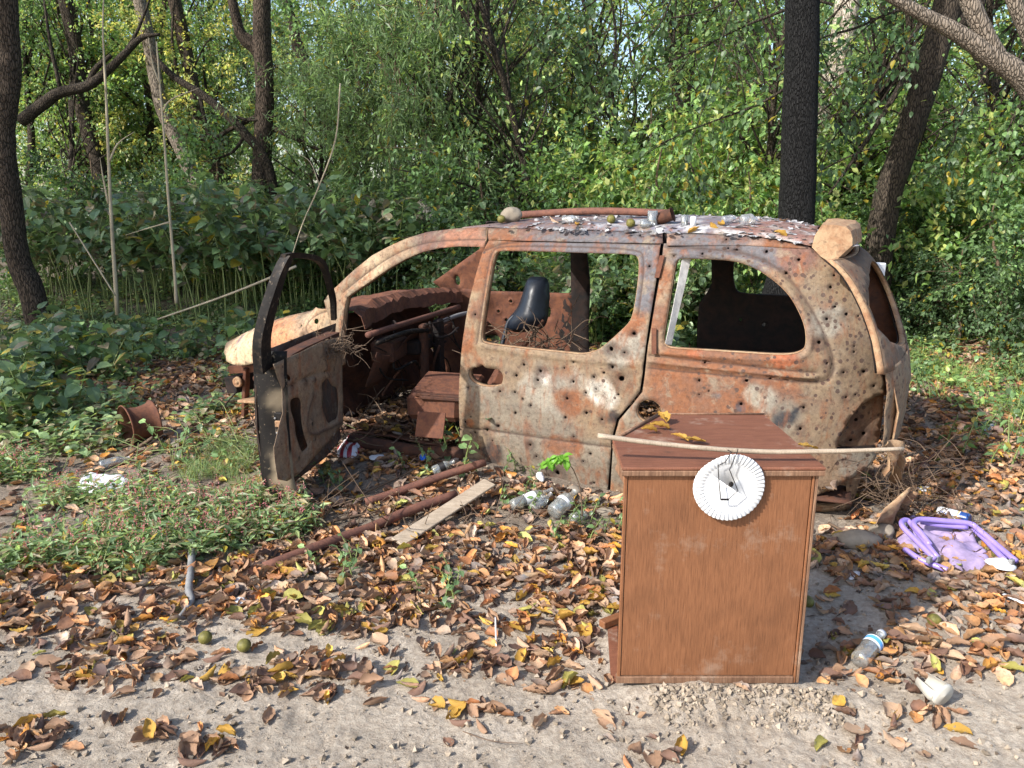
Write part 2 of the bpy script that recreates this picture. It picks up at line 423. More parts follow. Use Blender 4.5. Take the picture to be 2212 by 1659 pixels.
DOOR = Surf(FRONT_H, _dl, _dn, lambda a, z: wz(z) + .055 - .02 * (np.asarray(a) - .45) ** 2)
DOORIN = Surf(FRONT_H, _dl, _dn, lambda a, z: wz(np.minimum(z, 2)) * .75 - .115)
def dens(P, step=.03, close=True):
    P = [np.asarray(p, float) for p in P]; out = []; n = len(P)
    for i in range(n if close else n - 1):
        a, b = P[i], P[(i + 1) % n]; k = max(1, int(math.ceil(np.linalg.norm(b - a) / step)))
        for j in range(k): out.append(a + (b - a) * j / k)
    if not close: out.append(P[-1])
    return np.array(out)
def chaikin(P, it=2, close=True):
    P = np.asarray(P, float)
    for _ in range(it):
        Q = np.roll(P, -1, 0) if close else P[1:]
        A = P if close else P[:-1]
        N = np.empty((2 * len(A), 2)); N[0::2] = .75 * A + .25 * Q; N[1::2] = .25 * A + .75 * Q
        if not close: N = np.r_[P[:1], N, P[-1:]]
        P = N
    return P
def inpoly(p, poly):
    x, y = p[:, 0], p[:, 1]; r = np.zeros(len(p), bool); n = len(poly)
    for i in range(n):
        x1, y1 = poly[i]; x2, y2 = poly[(i + 1) % n]
        if y1 == y2: continue
        c = ((y1 > y) != (y2 > y)) & (x < (x2 - x1) * (y - y1) / (y2 - y1) + x1); r ^= c
    return r
def dpoly(p, L):
    """distance of points to a polyline"""
    d = np.full(len(p), 9.0)
    for a, b in zip(L[:-1], L[1:]):
        ab = b - a; q = np.clip(((p - a) @ ab) / (ab @ ab + 1e-12), 0, 1); d = np.minimum(d, np.linalg.norm(p - (a + q[:, None] * ab), axis=1))
    return d
def offs(L, w):
    T = np.gradient(L, axis=0); T /= np.linalg.norm(T, axis=1)[:, None] + 1e-9; return L + np.c_[-T[:, 1], T[:, 0]] * w
def triang(outline, holes, free, lines, step):
    lo, hi = outline.min(0), outline.max(0)
    gx, gy = np.meshgrid(np.arange(lo[0], hi[0], step), np.arange(lo[1], hi[1], step * .87)); gx = gx + (np.arange(gx.shape[0]) % 2)[:, None] * step / 2
    g = np.c_[gx.ravel(), gy.ravel()]; g = g[inpoly(g, outline)]
    for h in holes: g = g[~inpoly(g, h)]
    bd = [outline] + list(holes) + list(lines)
    pts = np.concatenate(bd + ([free] if len(free) else []))
    for c in range(0, len(pts), 400):
        if not len(g): break
        q = pts[c:c + 400]; dm = np.sqrt(((g[:, None] - q[None]) ** 2).sum(2)).min(1); g = g[dm > step * .42]
    V = []; E = []
    for k, L in enumerate(bd):
        b = len(V); V += [tuple(p) for p in L]; n = len(L)
        cl = k < 1 + len(holes)
        E += [(b + i, b + (i + 1) % n) for i in range(n if cl else n - 1)]
    V += [tuple(p) for p in free]; V += [tuple(p) for p in g]
    r = delaunay_2d_cdt([Vector(v) for v in V], E, [], 0, 1e-5)
    P = np.array([tuple(v) for v in r[0]]); T = np.array([tuple(f) for f in r[2] if len(f) == 3])
    c = P[T].mean(1); ok = inpoly(c, outline)
    for h in holes: ok &= ~inpoly(c, h)
    return P, T[ok]
def blobcol(P3, base, blobs, surf=None, seed=3):
    """large colour zones of the burnt paint: base colour broken by patches [(a, z, radius, colour)]"""
    c = np.ones((len(P3), 3)) * np.asarray(base, float)
    n = fbm(P3, 4, 4, seed); n2 = fbm(P3, 11, 3, seed + 5)
    for (a, z, r, col) in blobs:
        d = np.sqrt((P3[:, 0] - a) ** 2 + (P3[:, 2] - z) ** 2) / r + n * .75 + n2 * .35
        k = sstep(1.15, .75, d)[:, None]; c = c * (1 - k) + np.asarray(col) * k
    return c
def spotattr(me, vals):
    a = me.color_attributes.new('Spot', 'FLOAT_COLOR', 'POINT'); cc = np.ones((len(vals), 4), np.float32); cc[:, :3] = vals[:, None]
    a.data.foreach_set('color', cc.ravel())
def panel(name, surf, outline, holes=(), bullets=(), grooves=(), base=(.36, .25, .15), blobs=(), step=.026, parent=None, mat='panel',
          off=0.0, wob=.004, inner=True, innermat='inner', depth=.05, smooth=2, seed=1, solid=.0025, disp=None, flange_gap=.0):
    outline = dens(outline, step); holes = [dens(chaikin(h, smooth) if smooth else h, .02) for h in holes]
    rnd = random.Random(seed); free = []; bh = []; cen = []
    for b in bullets:
        a, z, r = b[:3]; r = r * (rnd.uniform(.65, 1.45) if r < .009 else 1); k = 8; ph = rnd.random()
        L = np.array([(a + r * (1 + rnd.uniform(-.25, .25)) * math.cos(2 * math.pi * (i + ph) / k), z + r * (1 + rnd.uniform(-.25, .25)) * math.sin(2 * math.pi * (i + ph) / k)) for i in range(k)])
        ok = inpoly(np.array([[a, z]]), outline)[0] and not any(inpoly(np.array([[a, z]]), h)[0] for h in holes)
        if not ok or any((a - c[0]) ** 2 + (z - c[1]) ** 2 < (3.2 * (r + c[2])) ** 2 for c in cen): continue
        if min(dpoly(np.array([[a, z]]), np.r_[outline, outline[:1]])[0], *[9] + [dpoly(np.array([[a, z]]), np.r_[h, h[:1]])[0] for h in holes]) < r * 3: continue
        bh.append(L); cen.append((a, z, r))
        for q, kk in ((1.5, 8), (2.4, 10), (3.8, 12), (5.2, 14)):
            for i in range(kk): free.append((a + r * q * math.cos(2 * math.pi * (i + .5) / kk), z + r * q * math.sin(2 * math.pi * (i + .5) / kk)))
    lines = []; gl = []
    for (L, gd, gw) in grooves:
        L = dens(chaikin(L, 2, False), .03, False); gl.append((L, gd, gw))
        for o in (-gw, 0, gw): lines.append(offs(L, o))
    free = np.array(free).reshape(-1, 2)
    P, T = triang(outline, holes + bh, free, lines, step)
    dd = np.zeros(len(P)); spot = np.zeros(len(P))
    for (L, gd, gw) in gl:
        d = dpoly(P, L); dd -= gd * np.exp(-(d / gw) ** 2 * 1.2); spot = np.maximum(spot, (.75 if gd > 0 else 0) * np.exp(-(d / gw) ** 2 * 2.5))
    for (a, z, r) in cen:
        q = np.hypot(P[:, 0] - a, P[:, 1] - z) / r; dd -= .9 * r * np.exp(-((q - 1) / 1.1) ** 2) * (q < 4); sc_ = rnd.choice([1.2, 2.2, 3.2, 4.2]); spot = np.maximum(spot, .7 * np.exp(-((q - 1) / (1.1 * sc_)) ** 4) * (.45 + .55 * rnd.random()))
    p3 = np.c_[P, np.zeros(len(P))]
    dd += wob * fbm(p3, 3, 3, seed) + wob * .35 * fbm(p3, 12, 2, seed + 2)
    if disp is not None: dd += disp(P)
    V = surf.pt(P[:, 0], P[:, 1], off + dd)
    # orient outwards
    n0 = np.cross(V[T[0][1]] - V[T[0][0]], V[T[0][2]] - V[T[0][0]])
    if n0[0] * surf.N[0] + n0[1] * surf.N[1] < 0: T = T[:, ::-1]
    col = blobcol(V, base, blobs, seed=seed)
    o = mesh_obj(name, V, [T], M[mat], parent, col, True, solid); spotattr(o.data, spot)
    if inner:
        mb = MB()
        for h in holes + ([outline] if inner == 'rim' else []):
            n = len(h); g = flange_gap
            A = surf.pt(h[:, 0], h[:, 1], off - .004); B = surf.pt(h[:, 0], h[:, 1], off - depth)
            mb.add(np.r_[A, B], [(i, (i + 1) % n, n + (i + 1) % n, n + i) for i in range(n)])
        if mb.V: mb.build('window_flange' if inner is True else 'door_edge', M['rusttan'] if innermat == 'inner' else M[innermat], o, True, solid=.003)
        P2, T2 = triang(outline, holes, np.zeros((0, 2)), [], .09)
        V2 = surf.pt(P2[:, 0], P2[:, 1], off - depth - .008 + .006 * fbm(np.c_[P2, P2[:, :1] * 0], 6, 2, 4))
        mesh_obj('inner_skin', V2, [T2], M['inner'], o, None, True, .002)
    return o
# ------------------------------------------------------------------ van
van = empty('burnt_van', (VO[0], VO[1], 0), 'burnt-out rusty minivan shell full of bullet holes, standing wheelless in the weeds', 'van', rotz=math.atan2(VU[1], VU[0]))
TAN, OR, GRY, BLU, PUR, DK = (.225, .16, .10), (.205, .085, .04), (.215, .18, .135), (.12, .115, .125), (.16, .085, .065), (.04, .03, .027)
LT = (.28, .25, .20)
def q1(L): return [(987.5 + x * .38879, 768 + y * .38879) for x, y in L]
def q2(L): return [((1750 + x * .4219) * .5486, (800 + y * .4219) * .5486) for x, y in L]
def q3(L): return [((2400 + x * .5425) * .5486, (800 + y * .5425) * .5486) for x, y in L]
def pk(L): return np.array(NEAR.picks(L))
# --- sliding door
sd_out = pk([(1056, 519), (1042, 545), (1026, 600), (1015, 645), (1004, 705), (997, 760), (992, 830), (992, 900), (994, 945), (1006, 1004)])
sd_right = pk([(1312, 1062), (1318, 1000), (1321, 950), (1333, 905), (1362, 872), (1382, 846), (1389, 800), (1396, 740), (1402, 700), (1412, 640), (1420, 590), (1427, 526)])
sd_outl = np.r_[sd_out, sd_right]
win1 = pk([(1085, 541), (1160, 542), (1270, 546), (1368, 548), (1380, 556), (1381, 585), (1374, 645), (1366, 686), (1356, 702), (1320, 735), (1296, 755), (1275, 763), (1255, 766), (1236, 764), (1120, 752), (1055, 744), (1040, 738), (1039, 722), (1047, 660), (1058, 595), (1066, 556), (1072, 544)])
hatchhole = pk(q1([(62, 85), (80, 68), (120, 62), (138, 45), (160, 70), (215, 72), (252, 92), (258, 135), (245, 165), (200, 175), (140, 172), (90, 150), (66, 120)]))
bl1 = [(c, .0056) for c in q1([(60, 180), (98, 428), (162, 415), (226, 394), (647, 38), (595, 70), (862, 65), (878, 82), (760, 120), (815, 96), (645, 146), (715, 207), (772, 187), (767, 212), (895, 217), (610, 240), (408, 278), (363, 243), (320, 205), (328, 112), (370, 52), (212, 62), (600, 345), (718, 320), (806, 356), (195, 475), (447, 138), (463, 88), (405, 498), (440, 562), (740, 548), (45, 370), (237, 200), (322, 320), (75, 342), (648, 452), (700, 590), (120, 520), (760, 710)])]
bl1 += [(c, .019) for c in q1([(553, 285)])] + [(c, .014) for c in q1([(912, 130), (668, 412), (555, 655)])]
bl1 += [(c, .008) for c in q2([(275, 640), (285, 1040), (1370, 370), (1826, 300), (1912, 590), (1680, 1395), (1767, 1220), (1555, 1362), (1450, 440), (1890, 255)])]
bull1 = [(*NEAR.pick(*c), r) for c, r in bl1]
gr1 = [(pk([(1047, 541), (1100, 521), (1250, 522), (1424, 528)]), .012, .011),
       (pk([(1054, 745), (1040, 760), (1015, 905), (997, 925), (1004, 925)][0:0] or [(996, 923), (1100, 936), (1230, 955), (1319, 966)]), .009, .010),
       (pk([(1030, 742), (1036, 700), (1050, 600), (1060, 545), (1078, 531), (1240, 533), (1380, 539), (1391, 556), (1388, 610), (1378, 680)]), .008, .009),
       (pk([(1020, 743), (1120, 762), (1250, 777), (1385, 789)]), -.010, .016)]
def zz(L): return [(*NEAR.pick(x, y), r, c) for (x, y, r, c) in L]
blob1 = zz([(1150, 505, .30, PUR), (1250, 500, .22, BLU), (1350, 505, .22, BLU), (1400, 560, .16, BLU), (1075, 520, .12, OR), (1030, 600, .08, OR), (1395, 640, .08, BLU), (1010, 740, .07, OR), (1350, 740, .12, LT), (1335, 770, .06, LT), (1180, 850, .22, LT), (1300, 850, .10, (.50, .47, .40)), (1175, 815, .05, (.6, .57, .5)), (1110, 900, .2, GRY), (1040, 850, .12, GRY), (1200, 780, .1, TAN), (1100, 790, .1, TAN), (1230, 870, .10, OR), (1150, 975, .3, GRY), (1270, 1010, .18, GRY), (1060, 985, .09, DK), (1050, 978, .04, DK), (1200, 962, .05, OR), (1240, 967, .05, OR), (1325, 905, .05, DK), (1363, 700, .06, OR), (1355, 660, .035, OR), (1016, 915, .03, (.3, .12, .05))])
sdoor = panel('sliding_door', NEAR, sd_outl, [win1, hatchhole], bull1, gr1, (.24, .17, .105), blob1, .024, van, seed=11)
tag(sdoor, 'rusty sliding door riddled with bullet holes')
# --- rear quarter with its long window
qL = pk([(1434, 526), (1427, 590), (1417, 645), (1406, 712), (1400, 745), (1394, 800), (1388, 846), (1366, 874), (1338, 907), (1325, 952), (1322, 1000), (1318, 1064)])
qB = pk([(1500, 1075), (1750, 1075), (1790, 1060), (1858, 1022), (1884, 1000), (1894, 985), (1890, 968), (1806, 972)])
qA = pk([(1815, 945), (1824, 926), (1840, 898), (1861, 875), (1880, 863), (1894, 856), (1911, 852)])
qR = pk([(1910, 812), (1905, 775), (1892, 722), (1880, 690), (1867, 660), (1852, 632), (1835, 604), (1818, 582), (1800, 566), (1781, 553), (1745, 532)])
qT = pk([(1700, 526), (1660, 522), (1600, 521), (1520, 524)])
q_out = np.r_[qL, qB, qA, qR, qT]
win2 = pk([(1471, 558), (1500, 558), (1525, 559), (1584, 562), (1632, 578), (1674, 606), (1704, 635), (1722, 664), (1736, 695), (1742, 722), (1741, 748), (1733, 760), (1704, 768), (1614, 763), (1500, 756), (1451, 753), (1438, 748), (1431, 736), (1436, 707), (1448, 632), (1457, 573), (1462, 561)])
fuel = NEAR.pick(1402, 889); fuelc = np.array([(fuel[0] + .072 * math.cos(k * math.pi / 8), fuel[1] + .066 * math.sin(k * math.pi / 8)) for k in range(16)])
bl2 = q3([(220, 235), (270, 200), (430, 218), (515, 207), (548, 250), (785, 275), (848, 262), (852, 300), (860, 328), (923, 340), (1140, 352), (1225, 275), (675, 367), (467, 384), (1373, 412), (1420, 352), (1282, 510), (1605, 610), (1637, 752), (1720, 807), (1805, 820), (1690, 845), (1576, 842), (1380, 815), (1520, 1012), (1777, 1040), (1775, 1082), (1580, 1162), (995, 1290), (1166, 1275), (650, 1290), (672, 1240), (720, 1365), (650, 1390), (1845, 1225), (1785, 1392), (1718, 1412), (1920, 1328), (1410, 1485), (690, 1160), (240, 1168), (1630, 525), (275, 1020), (1385, 1640), (955, 1460), (1970, 1305), (570, 1080), (1390, 245), (1700, 1230)])
bull2 = [(*NEAR.pick(*c), .0056) for c in bl2] + [(*NEAR.pick(*q3([(1253, 1250)])[0]), .018), (*NEAR.pick(*q3([(1527, 1115)])[0]), .013)]
arc = pk([(1442, 533), (1520, 538), (1600, 545), (1660, 566), (1705, 600), (1745, 655), (1775, 710), (1792, 750), (1802, 790), (1796, 815), (1778, 827), (1700, 824)])
gr2 = [(arc, .016, .013),
       (pk([(1440, 545), (1470, 547), (1590, 553), (1640, 570), (1685, 602), (1715, 635), (1736, 675), (1752, 720), (1753, 752), (1738, 772), (1700, 779), (1600, 774), (1430, 762)]), -.010, .010),
       (pk([(1404, 768), (1500, 780), (1600, 790), (1760, 805)]), .014, .009), (pk([(1404, 780), (1500, 792), (1600, 801), (1760, 816)]), -.014, .008), (pk([(1402, 795), (1500, 806), (1700, 822)]), .006, .008)]
blob2 = zz([(1500, 520, .16, BLU), (1560, 525, .18, BLU), (1640, 545, .10, BLU), (1690, 560, .06, BLU), (1480, 545, .06, BLU), (1530, 850, .34, OR), (1450, 830, .2, OR), (1650, 845, .25, OR), (1770, 840, .1, OR), (1710, 640, .05, OR), (1740, 700, .06, OR), (1760, 640, .14, TAN), (1830, 720, .2, TAN), (1790, 830, .12, TAN), (1780, 700, .10, LT), (1560, 900, .16, OR), (1630, 855, .05, LT), (1655, 870, .07, LT), (1750, 930, .18, TAN), (1700, 900, .1, GRY), (1850, 820, .15, TAN), (1420, 600, .07, OR), (1415, 690, .06, OR), (1500, 760, .04, (.28, .09, .04)), (1700, 770, .06, (.28, .09, .04)), (1340, 1000, .14, GRY), (1370, 900, .07, GRY), (1420, 800, .06, OR), (1720, 545, .10, PUR), (1545, 855, .02, BLU), (1600, 880, .03, (.05, .055, .07)), (1710, 902, .045, (.02, .024, .03)), (1688, 905, .05, (.02, .024, .03)), (1720, 885, .02, (.02, .024, .03)), (1860, 1000, .1, LT)])
quart = panel('rear_quarter_panel', NEAR, q_out, [win2, fuelc], bull2, gr2, (.24, .16, .10), blob2, .024, van, seed=23)
tag(quart, 'pockmarked rear quarter panel with long side window hole')
# pale ash strip inside the left edge of the long window, small straps on the pillar
Ls = [(1473, 560), (1462, 620), (1446, 700), (1436, 745)]; Lr = [(1489, 560), (1476, 620), (1457, 700), (1447, 748)]
a, b = pk(Ls), pk(Lr); A = NEAR.pt(a[:, 0], a[:, 1], -.012); B = NEAR.pt(b[:, 0], b[:, 1], -.05)
mesh_obj('window_seal_strip', np.r_[A, B], [(i, i + 1, 5 + i, 4 + i) for i in range(3)], M['ash'], van, None, False, .003)
for (p, q, wd) in (((1432, 552), (1420, 600), 8), ((1414, 708), (1414, 764), 9)):
    a1, a2 = NEAR.pick(*p), NEAR.pick(*q); X = np.array([[a1[0] + .013, a1[1]], [a1[0] - .013, a1[1]], [a2[0] - .013, a2[1]], [a2[0] + .013, a2[1]]])
    mesh_obj('hinge_strap', NEAR.pt(X[:, 0], X[:, 1], .012), [(0, 1, 2, 3)], M['rust'], van, None, False, .006)
# --- roof
rp = pk([(803, 552), (840, 532), (875, 516), (923, 501), (980, 494), (1052, 491), (1150, 494), (1300, 499), (1437, 503), (1520, 506), (1600, 509), (1680, 517), (1745, 531)])
o = np.argsort(rp[:, 0]); rs_, rz_ = rp[o, 0], rp[o, 1]
def zroof(s): return np.interp(s, rs_, rz_)
# rail band between door tops and roof
def strip_panel(name, top, bot, **kw): return panel(name, NEAR, np.r_[np.array(top), np.array(bot)[::-1]], **kw)
pxs = [1056, 1100, 1200, 1300, 1380, 1432]
rail = strip_panel('roof_rail', pk([(x, 492 + (x - 1056) * .028) for x in pxs]), pk([(x, 518 + (x - 1056) * .021) for x in pxs]), base=PUR, blobs=zz([(1250, 505, .3, BLU), (1080, 505, .12, OR), (1380, 512, .14, BLU)]), parent=van, step=.03, inner=False, off=.004,
    bullets=[(*NEAR.pick(*c), .007) for c in q2([(1826, 300), (1115, 278)])])
pxs2 = [1441, 1500, 1560, 1620, 1680, 1745]; tp = [503, 505, 507, 511, 519, 533]
rail2 = strip_panel('roof_rail', pk(list(zip(pxs2, tp))), pk([(1441, 530), (1500, 530), (1560, 530), (1620, 530), (1680, 534), (1745, 537)]), base=(.26, .17, .13), blobs=zz([(1500, 515, .14, BLU), (1580, 517, .12, BLU), (1690, 525, .1, OR)]), parent=van, step=.03, inner=False, off=.005,
    bullets=[(*NEAR.pick(*c), .007) for c in q3([(430, 218), (515, 207), (548, 250), (785, 275), (848, 262), (852, 300)])])
ns, ntt = 90, 44; sv = np.linspace(rs_[0] - .03, 1.06, ns); V = []; 
for i, s_ in enumerate(sv):
    ze = float(zroof(s_)); te = float(w_side(s_, ze)); 
    for j in range(ntt):
        q = j / (ntt - 1); t = te - .005 - q * (VWID + 2 * te - .01); c = 4 * q * (1 - q)
        fr = sstep(.45, 1.15, s_)
        V.append((s_, t, ze + .075 * c ** .55 * (1 - .75 * fr) - .012 * fr * c))
V = np.array(V); V[:, 2] += .009 * fbm(V, 3.2, 3, 7) + .003 * fbm(V, 14, 2, 8)
F = np.array([(i * ntt + j, i * ntt + j + 1, (i + 1) * ntt + j + 1, (i + 1) * ntt + j) for i in range(ns - 1) for j in range(ntt - 1)])
rc = blobcol(V, (.17, .12, .12), [(.6, 1.4, .35, (.11, .085, .095)), (-.2, 1.45, .4, (.16, .155, .19)), (-.9, 1.45, .35, (.24, .13, .11)), (.1, 1.45, .2, (.12, .12, .15))], seed=5)
fl = sstep(.52, .66, vn(V * [1, 1, .1], 19, 3) * .5 + .5)[:, None] * sstep(.75, -.2, V[:, 0])[:, None] * sstep(-1.4, -.2, V[:, 1])[:, None]; rc = rc * (1 - fl * .75) + .52 * fl * .75
roof = mesh_obj('roof', V, [F[:, ::-1]], M['panel'], van, rc, True, .004); spotattr(roof.data, np.zeros(len(V)))
tag(roof, 'blistered rusty roof with flaking ash')
# --- A pillar and header
ap_top = pk([(700, 650), (712, 632), (730, 616), (765, 583), (803, 552), (840, 532), (875, 516), (923, 501), (980, 494), (1052, 490)])
ap_bot = pk([(1050, 516), (1046, 535), (1035, 533), (990, 532), (948, 536), (910, 545), (875, 560), (840, 580), (803, 606), (770, 628), (750, 642), (744, 668), (741, 700), (738, 745), (738, 790), (714, 790), (716, 740), (716, 700), (706, 672)])
ap = panel('windscreen_pillar', NEAR, np.r_[ap_top, ap_bot], grooves=[(pk([(742, 630), (800, 583), (840, 556), (880, 536), (930, 522), (1000, 518), (1050, 518)]), .012, .008)], base=(.27, .19, .12), blobs=zz([(1000, 505, .2, (.28, .13, .08)), (930, 515, .1, PUR), (700, 660, .07, TAN), (800, 590, .12, (.40, .30, .19))]), step=.026, parent=van, inner='rim', depth=.045, seed=31)
# --- front wing
fd = pk([(468, 745), (475, 737), (493, 727), (520, 714), (548, 702), (590, 689), (643, 677), (664, 667), (706, 668), (716, 700), (716, 740), (714, 790), (690, 800), (655, 797), (600, 790), (548, 785), (530, 789), (512, 789), (500, 786), (490, 781), (486, 768), (479, 763), (472, 752)])
ftop = lambda s_: np.interp(s_, [p[0] for p in fd[7:0:-1]][::1] if fd[7][0] < fd[1][0] else [p[0] for p in fd[1:8]], [p[1] for p in fd[7:0:-1]] if fd[7][0] < fd[1][0] else [p[1] for p in fd[1:8]])
hole_f = pk([(676, 690), (684, 688), (688, 694), (684, 701), (677, 699)])
def fdisp(P): 
    zt = ftop(P[:, 0]); k = np.clip(1 - (zt - P[:, 1]) / .16, 0, 1); return -.16 * k ** 2.4 * sstep(1.95, 2.2, P[:, 0])
wing = panel('front_wing', NEAR, fd, [hole_f], [(*NEAR.pick(645, 705), .006), (*NEAR.pick(655, 727), .007)], [(pk([(706, 672), (680, 680), (662, 694), (657, 712), (668, 726), (700, 735)]), .012, .01)], (.34, .24, .145), zz([(600, 740, .2, (.44, .22, .11)), (570, 770, .2, (.40, .18, .09)), (520, 745, .2, (.50, .38, .24)), (500, 735, .03, (.2, .15, .15)), (660, 720, .1, (.42, .27, .16)), (650, 680, .08, (.45, .33, .21))]), .026, van, seed=37, disp=fdisp, wob=.008, inner=False)
# --- seam between the panels: dark rubberless gap posts behind
for L in ([(1437, 503), (1424, 600), (1409, 700), (1396, 790), (1392, 850), (1368, 880), (1334, 910), (1322, 950), (1316, 1062)], [(1054, 491), (1050, 520)]):
    p = pk(L); tv, tf = tube(NEAR.pt(p[:, 0], p[:, 1], -.04), .02, 5); mesh_obj('door_seam', tv, tf, M['inner'], van)
# --- rear spoiler
def prism(name, prof, t0, t1, mat, parent, n=10, bulge=0.0, base=TAN, col=True, wob=.006):
    prof = np.array(prof); m = len(prof); V = []; pc = prof.mean(0)
    for i in range(n + 1):
        q = i / n; t = t0 + (t1 - t0) * q; b = bulge * 4 * q * (1 - q)
        k_ = .90 if i in (0, n) else 1; t = t if i else t + 0; t = t - (.02 if i == 1 else 0) * 0; V += [(pc[0] + (s_ - pc[0]) * k_ - b, t + (.0 if i else .025), pc[1] + (z - pc[1]) * k_) for s_, z in prof]
    V = np.array(V); V += wob * np.c_[fbm(V, 7, 2, 1), fbm(V, 7, 2, 2), fbm(V, 7, 2, 3)]
    F = [(i * m + j, i * m + (j + 1) % m, (i + 1) * m + (j + 1) % m, (i + 1) * m + j) for i in range(n) for j in range(m)]
    F += [tuple(range(m))[::-1], tuple(n * m + j for j in range(m))]
    ob = mesh_obj(name, V, F, M[mat], parent, blobcol(V, base, [], seed=2), False)
    if mat == 'panel': spotattr(ob.data, np.zeros(len(V)))
    return ob
SPS = Surf((0, -.185), (1, 0), (0, 1), lambda a, z: 0 * np.asarray(z))
sp = np.array([SPS.pick(*q) for q in [(1748, 536), (1756, 508), (1772, 484), (1800, 483), (1830, 487), (1841, 497), (1844, 514), (1843, 530), (1824, 548), (1808, 564), (1788, 566), (1770, 556)]])
prism('rear_spoiler', [(a_, z_) for a_, z_ in sp], -.20, -VWID + .20, 'rusttan', van, 12, .05, (.28, .205, .135), wob=.010)
# --- rear surface (hatch) : parameters t (across) and z
ze_, se_ = [0, .3, .55, .8, .95, 1.1, 1.25, 1.34], None
edge = np.array(sorted([(z_, s_) for s_, z_ in qR]))
def srear(z): return np.interp(z, edge[:, 0], edge[:, 1])
def hatch(name, tz_out, holes, base, mat='panel', off=0.0, mat2=None, wob=.006):
    S = Surf((0, 0), (0, -1), (-1, 0), lambda a, z: -(srear(z)) + .17 * (1 - np.exp(-np.asarray(a) / .32)))
    return panel(name, S, np.array(tz_out), holes, [], [], base, [], .04, van, mat, off, wob, inner='rim' if holes else False, depth=.035, seed=3)
hatch('hatch_frame', [(.0, .80), (VWID - .10, .84), (VWID - .2, 1.33), (.06, 1.33)], [np.array([(.03, .86), (VWID - .20, .88), (VWID - .30, 1.28), (.08, 1.27)])], (.15, .10, .065))
hatch('hatch_lower_panel', [(.03, .40), (VWID - .10, .36), (VWID - .10, .86), (VWID * .5, .88), (.03, .82)], [], (.23, .165, .105), wob=.02)
Vl = []
for i in range(8):
    for j in range(12):
        u = i / 7; z_ = .35 + j / 11 * 1.0; s1 = float(srear(z_)) - .155; Vl.append((-1.0 + (s1 + 1.0) * u, -VWID + .16 + .03 * math.sin(u * 3), z_))
mesh_obj('tail_liner', np.array(Vl), [(i * 12 + j, i * 12 + j + 1, (i + 1) * 12 + j + 1, (i + 1) * 12 + j) for i in range(7) for j in range(11)], M['rustdark'], van, None, True, .01)
# torn skin hanging at the corner
tv = []; edgep = [(1911, 770), (1920, 820), (1922, 870), (1917, 920), (1912, 960), (1904, 990), (1897, 1005)]
for k, p in enumerate(edgep):
    a_, z_ = NEAR.pick(*p)
    for wdt in (0, .02, .045): tv.append((a_ - .02 + wdt * .2 + .01 * math.sin(k * 2.1), -.09 - wdt * (1.2 + .8 * math.sin(k * 1.3)), z_))
mesh_obj('torn_corner_skin', np.array(tv), [(3 * i + j, 3 * i + j + 1, 3 * i + j + 4, 3 * i + j + 3) for i in range(6) for j in range(2)], M['rusttan'], van, None, True, .004)
# recessed corner behind the bumper, rear underframe
cr = pk([(1806, 972), (1816, 940), (1840, 898), (1861, 875), (1894, 856), (1911, 852), (1908, 900), (1900, 960), (1890, 985)])
panel('bumper_corner_recess', NEAR, cr, [pk([(1825, 925), (1836, 905), (1838, 915), (1828, 935)])], [(*NEAR.pick(*c), .009) for c in ((1840, 930), (1850, 915), (1866, 945), (1838, 960), (1873, 925))], [], (.20, .12, .07), [], .03, van, off=-.07, seed=6, wob=.02)
fr_o = pk([(1700, 1018), (1864, 1018), (1860, 1040), (1846, 1085), (1836, 1108), (1805, 1112), (1700, 1112)]); fr_h = pk([(1712, 1050), (1828, 1052), (1830, 1062), (1824, 1098), (1810, 1102), (1712, 1098)])
panel('rear_underframe', NEAR, fr_o, [fr_h], [(*NEAR.pick(*c), .01) for c in ((1798, 1040), (1854, 1035))], [], (.28, .19, .115), [], .03, van, off=-.05, seed=8, depth=.08, wob=.012)
# --- far side
def pf(L): return np.array(FAR.picks(L))
def farp(name, out, holes=(), mat='rustdark', off=0, seed=1, bullets=()):
    o_ = panel(name, FAR, pf(out), [pf(h) for h in holes], [(*FAR.pick(*b), .011) for b in bullets], [], (.06, .03, .02), [], .05, van, mat, off, .008, inner=False, seed=seed, solid=.02); return o_
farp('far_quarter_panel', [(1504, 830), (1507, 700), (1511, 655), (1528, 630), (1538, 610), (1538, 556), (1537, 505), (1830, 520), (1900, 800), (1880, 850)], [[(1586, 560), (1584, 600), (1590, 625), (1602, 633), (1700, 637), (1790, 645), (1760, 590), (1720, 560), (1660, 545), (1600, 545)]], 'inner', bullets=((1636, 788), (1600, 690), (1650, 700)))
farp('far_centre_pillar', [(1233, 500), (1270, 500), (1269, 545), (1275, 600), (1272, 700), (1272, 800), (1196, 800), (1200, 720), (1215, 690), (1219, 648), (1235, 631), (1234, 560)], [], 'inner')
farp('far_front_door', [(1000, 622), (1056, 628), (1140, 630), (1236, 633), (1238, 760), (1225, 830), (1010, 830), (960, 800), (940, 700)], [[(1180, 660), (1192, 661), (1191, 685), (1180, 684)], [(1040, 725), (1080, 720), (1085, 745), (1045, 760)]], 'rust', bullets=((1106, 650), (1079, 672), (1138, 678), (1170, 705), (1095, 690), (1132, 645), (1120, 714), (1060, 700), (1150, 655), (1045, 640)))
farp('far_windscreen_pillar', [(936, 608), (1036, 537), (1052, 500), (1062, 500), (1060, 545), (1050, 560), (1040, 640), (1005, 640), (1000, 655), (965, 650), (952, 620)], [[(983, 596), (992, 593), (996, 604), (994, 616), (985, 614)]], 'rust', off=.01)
farp('far_roof_rail', [(1050, 478), (1240, 478), (1500, 480), (1790, 500), (1800, 545), (1650, 530), (1500, 525), (1240, 520), (1056, 520)], [], 'inner')
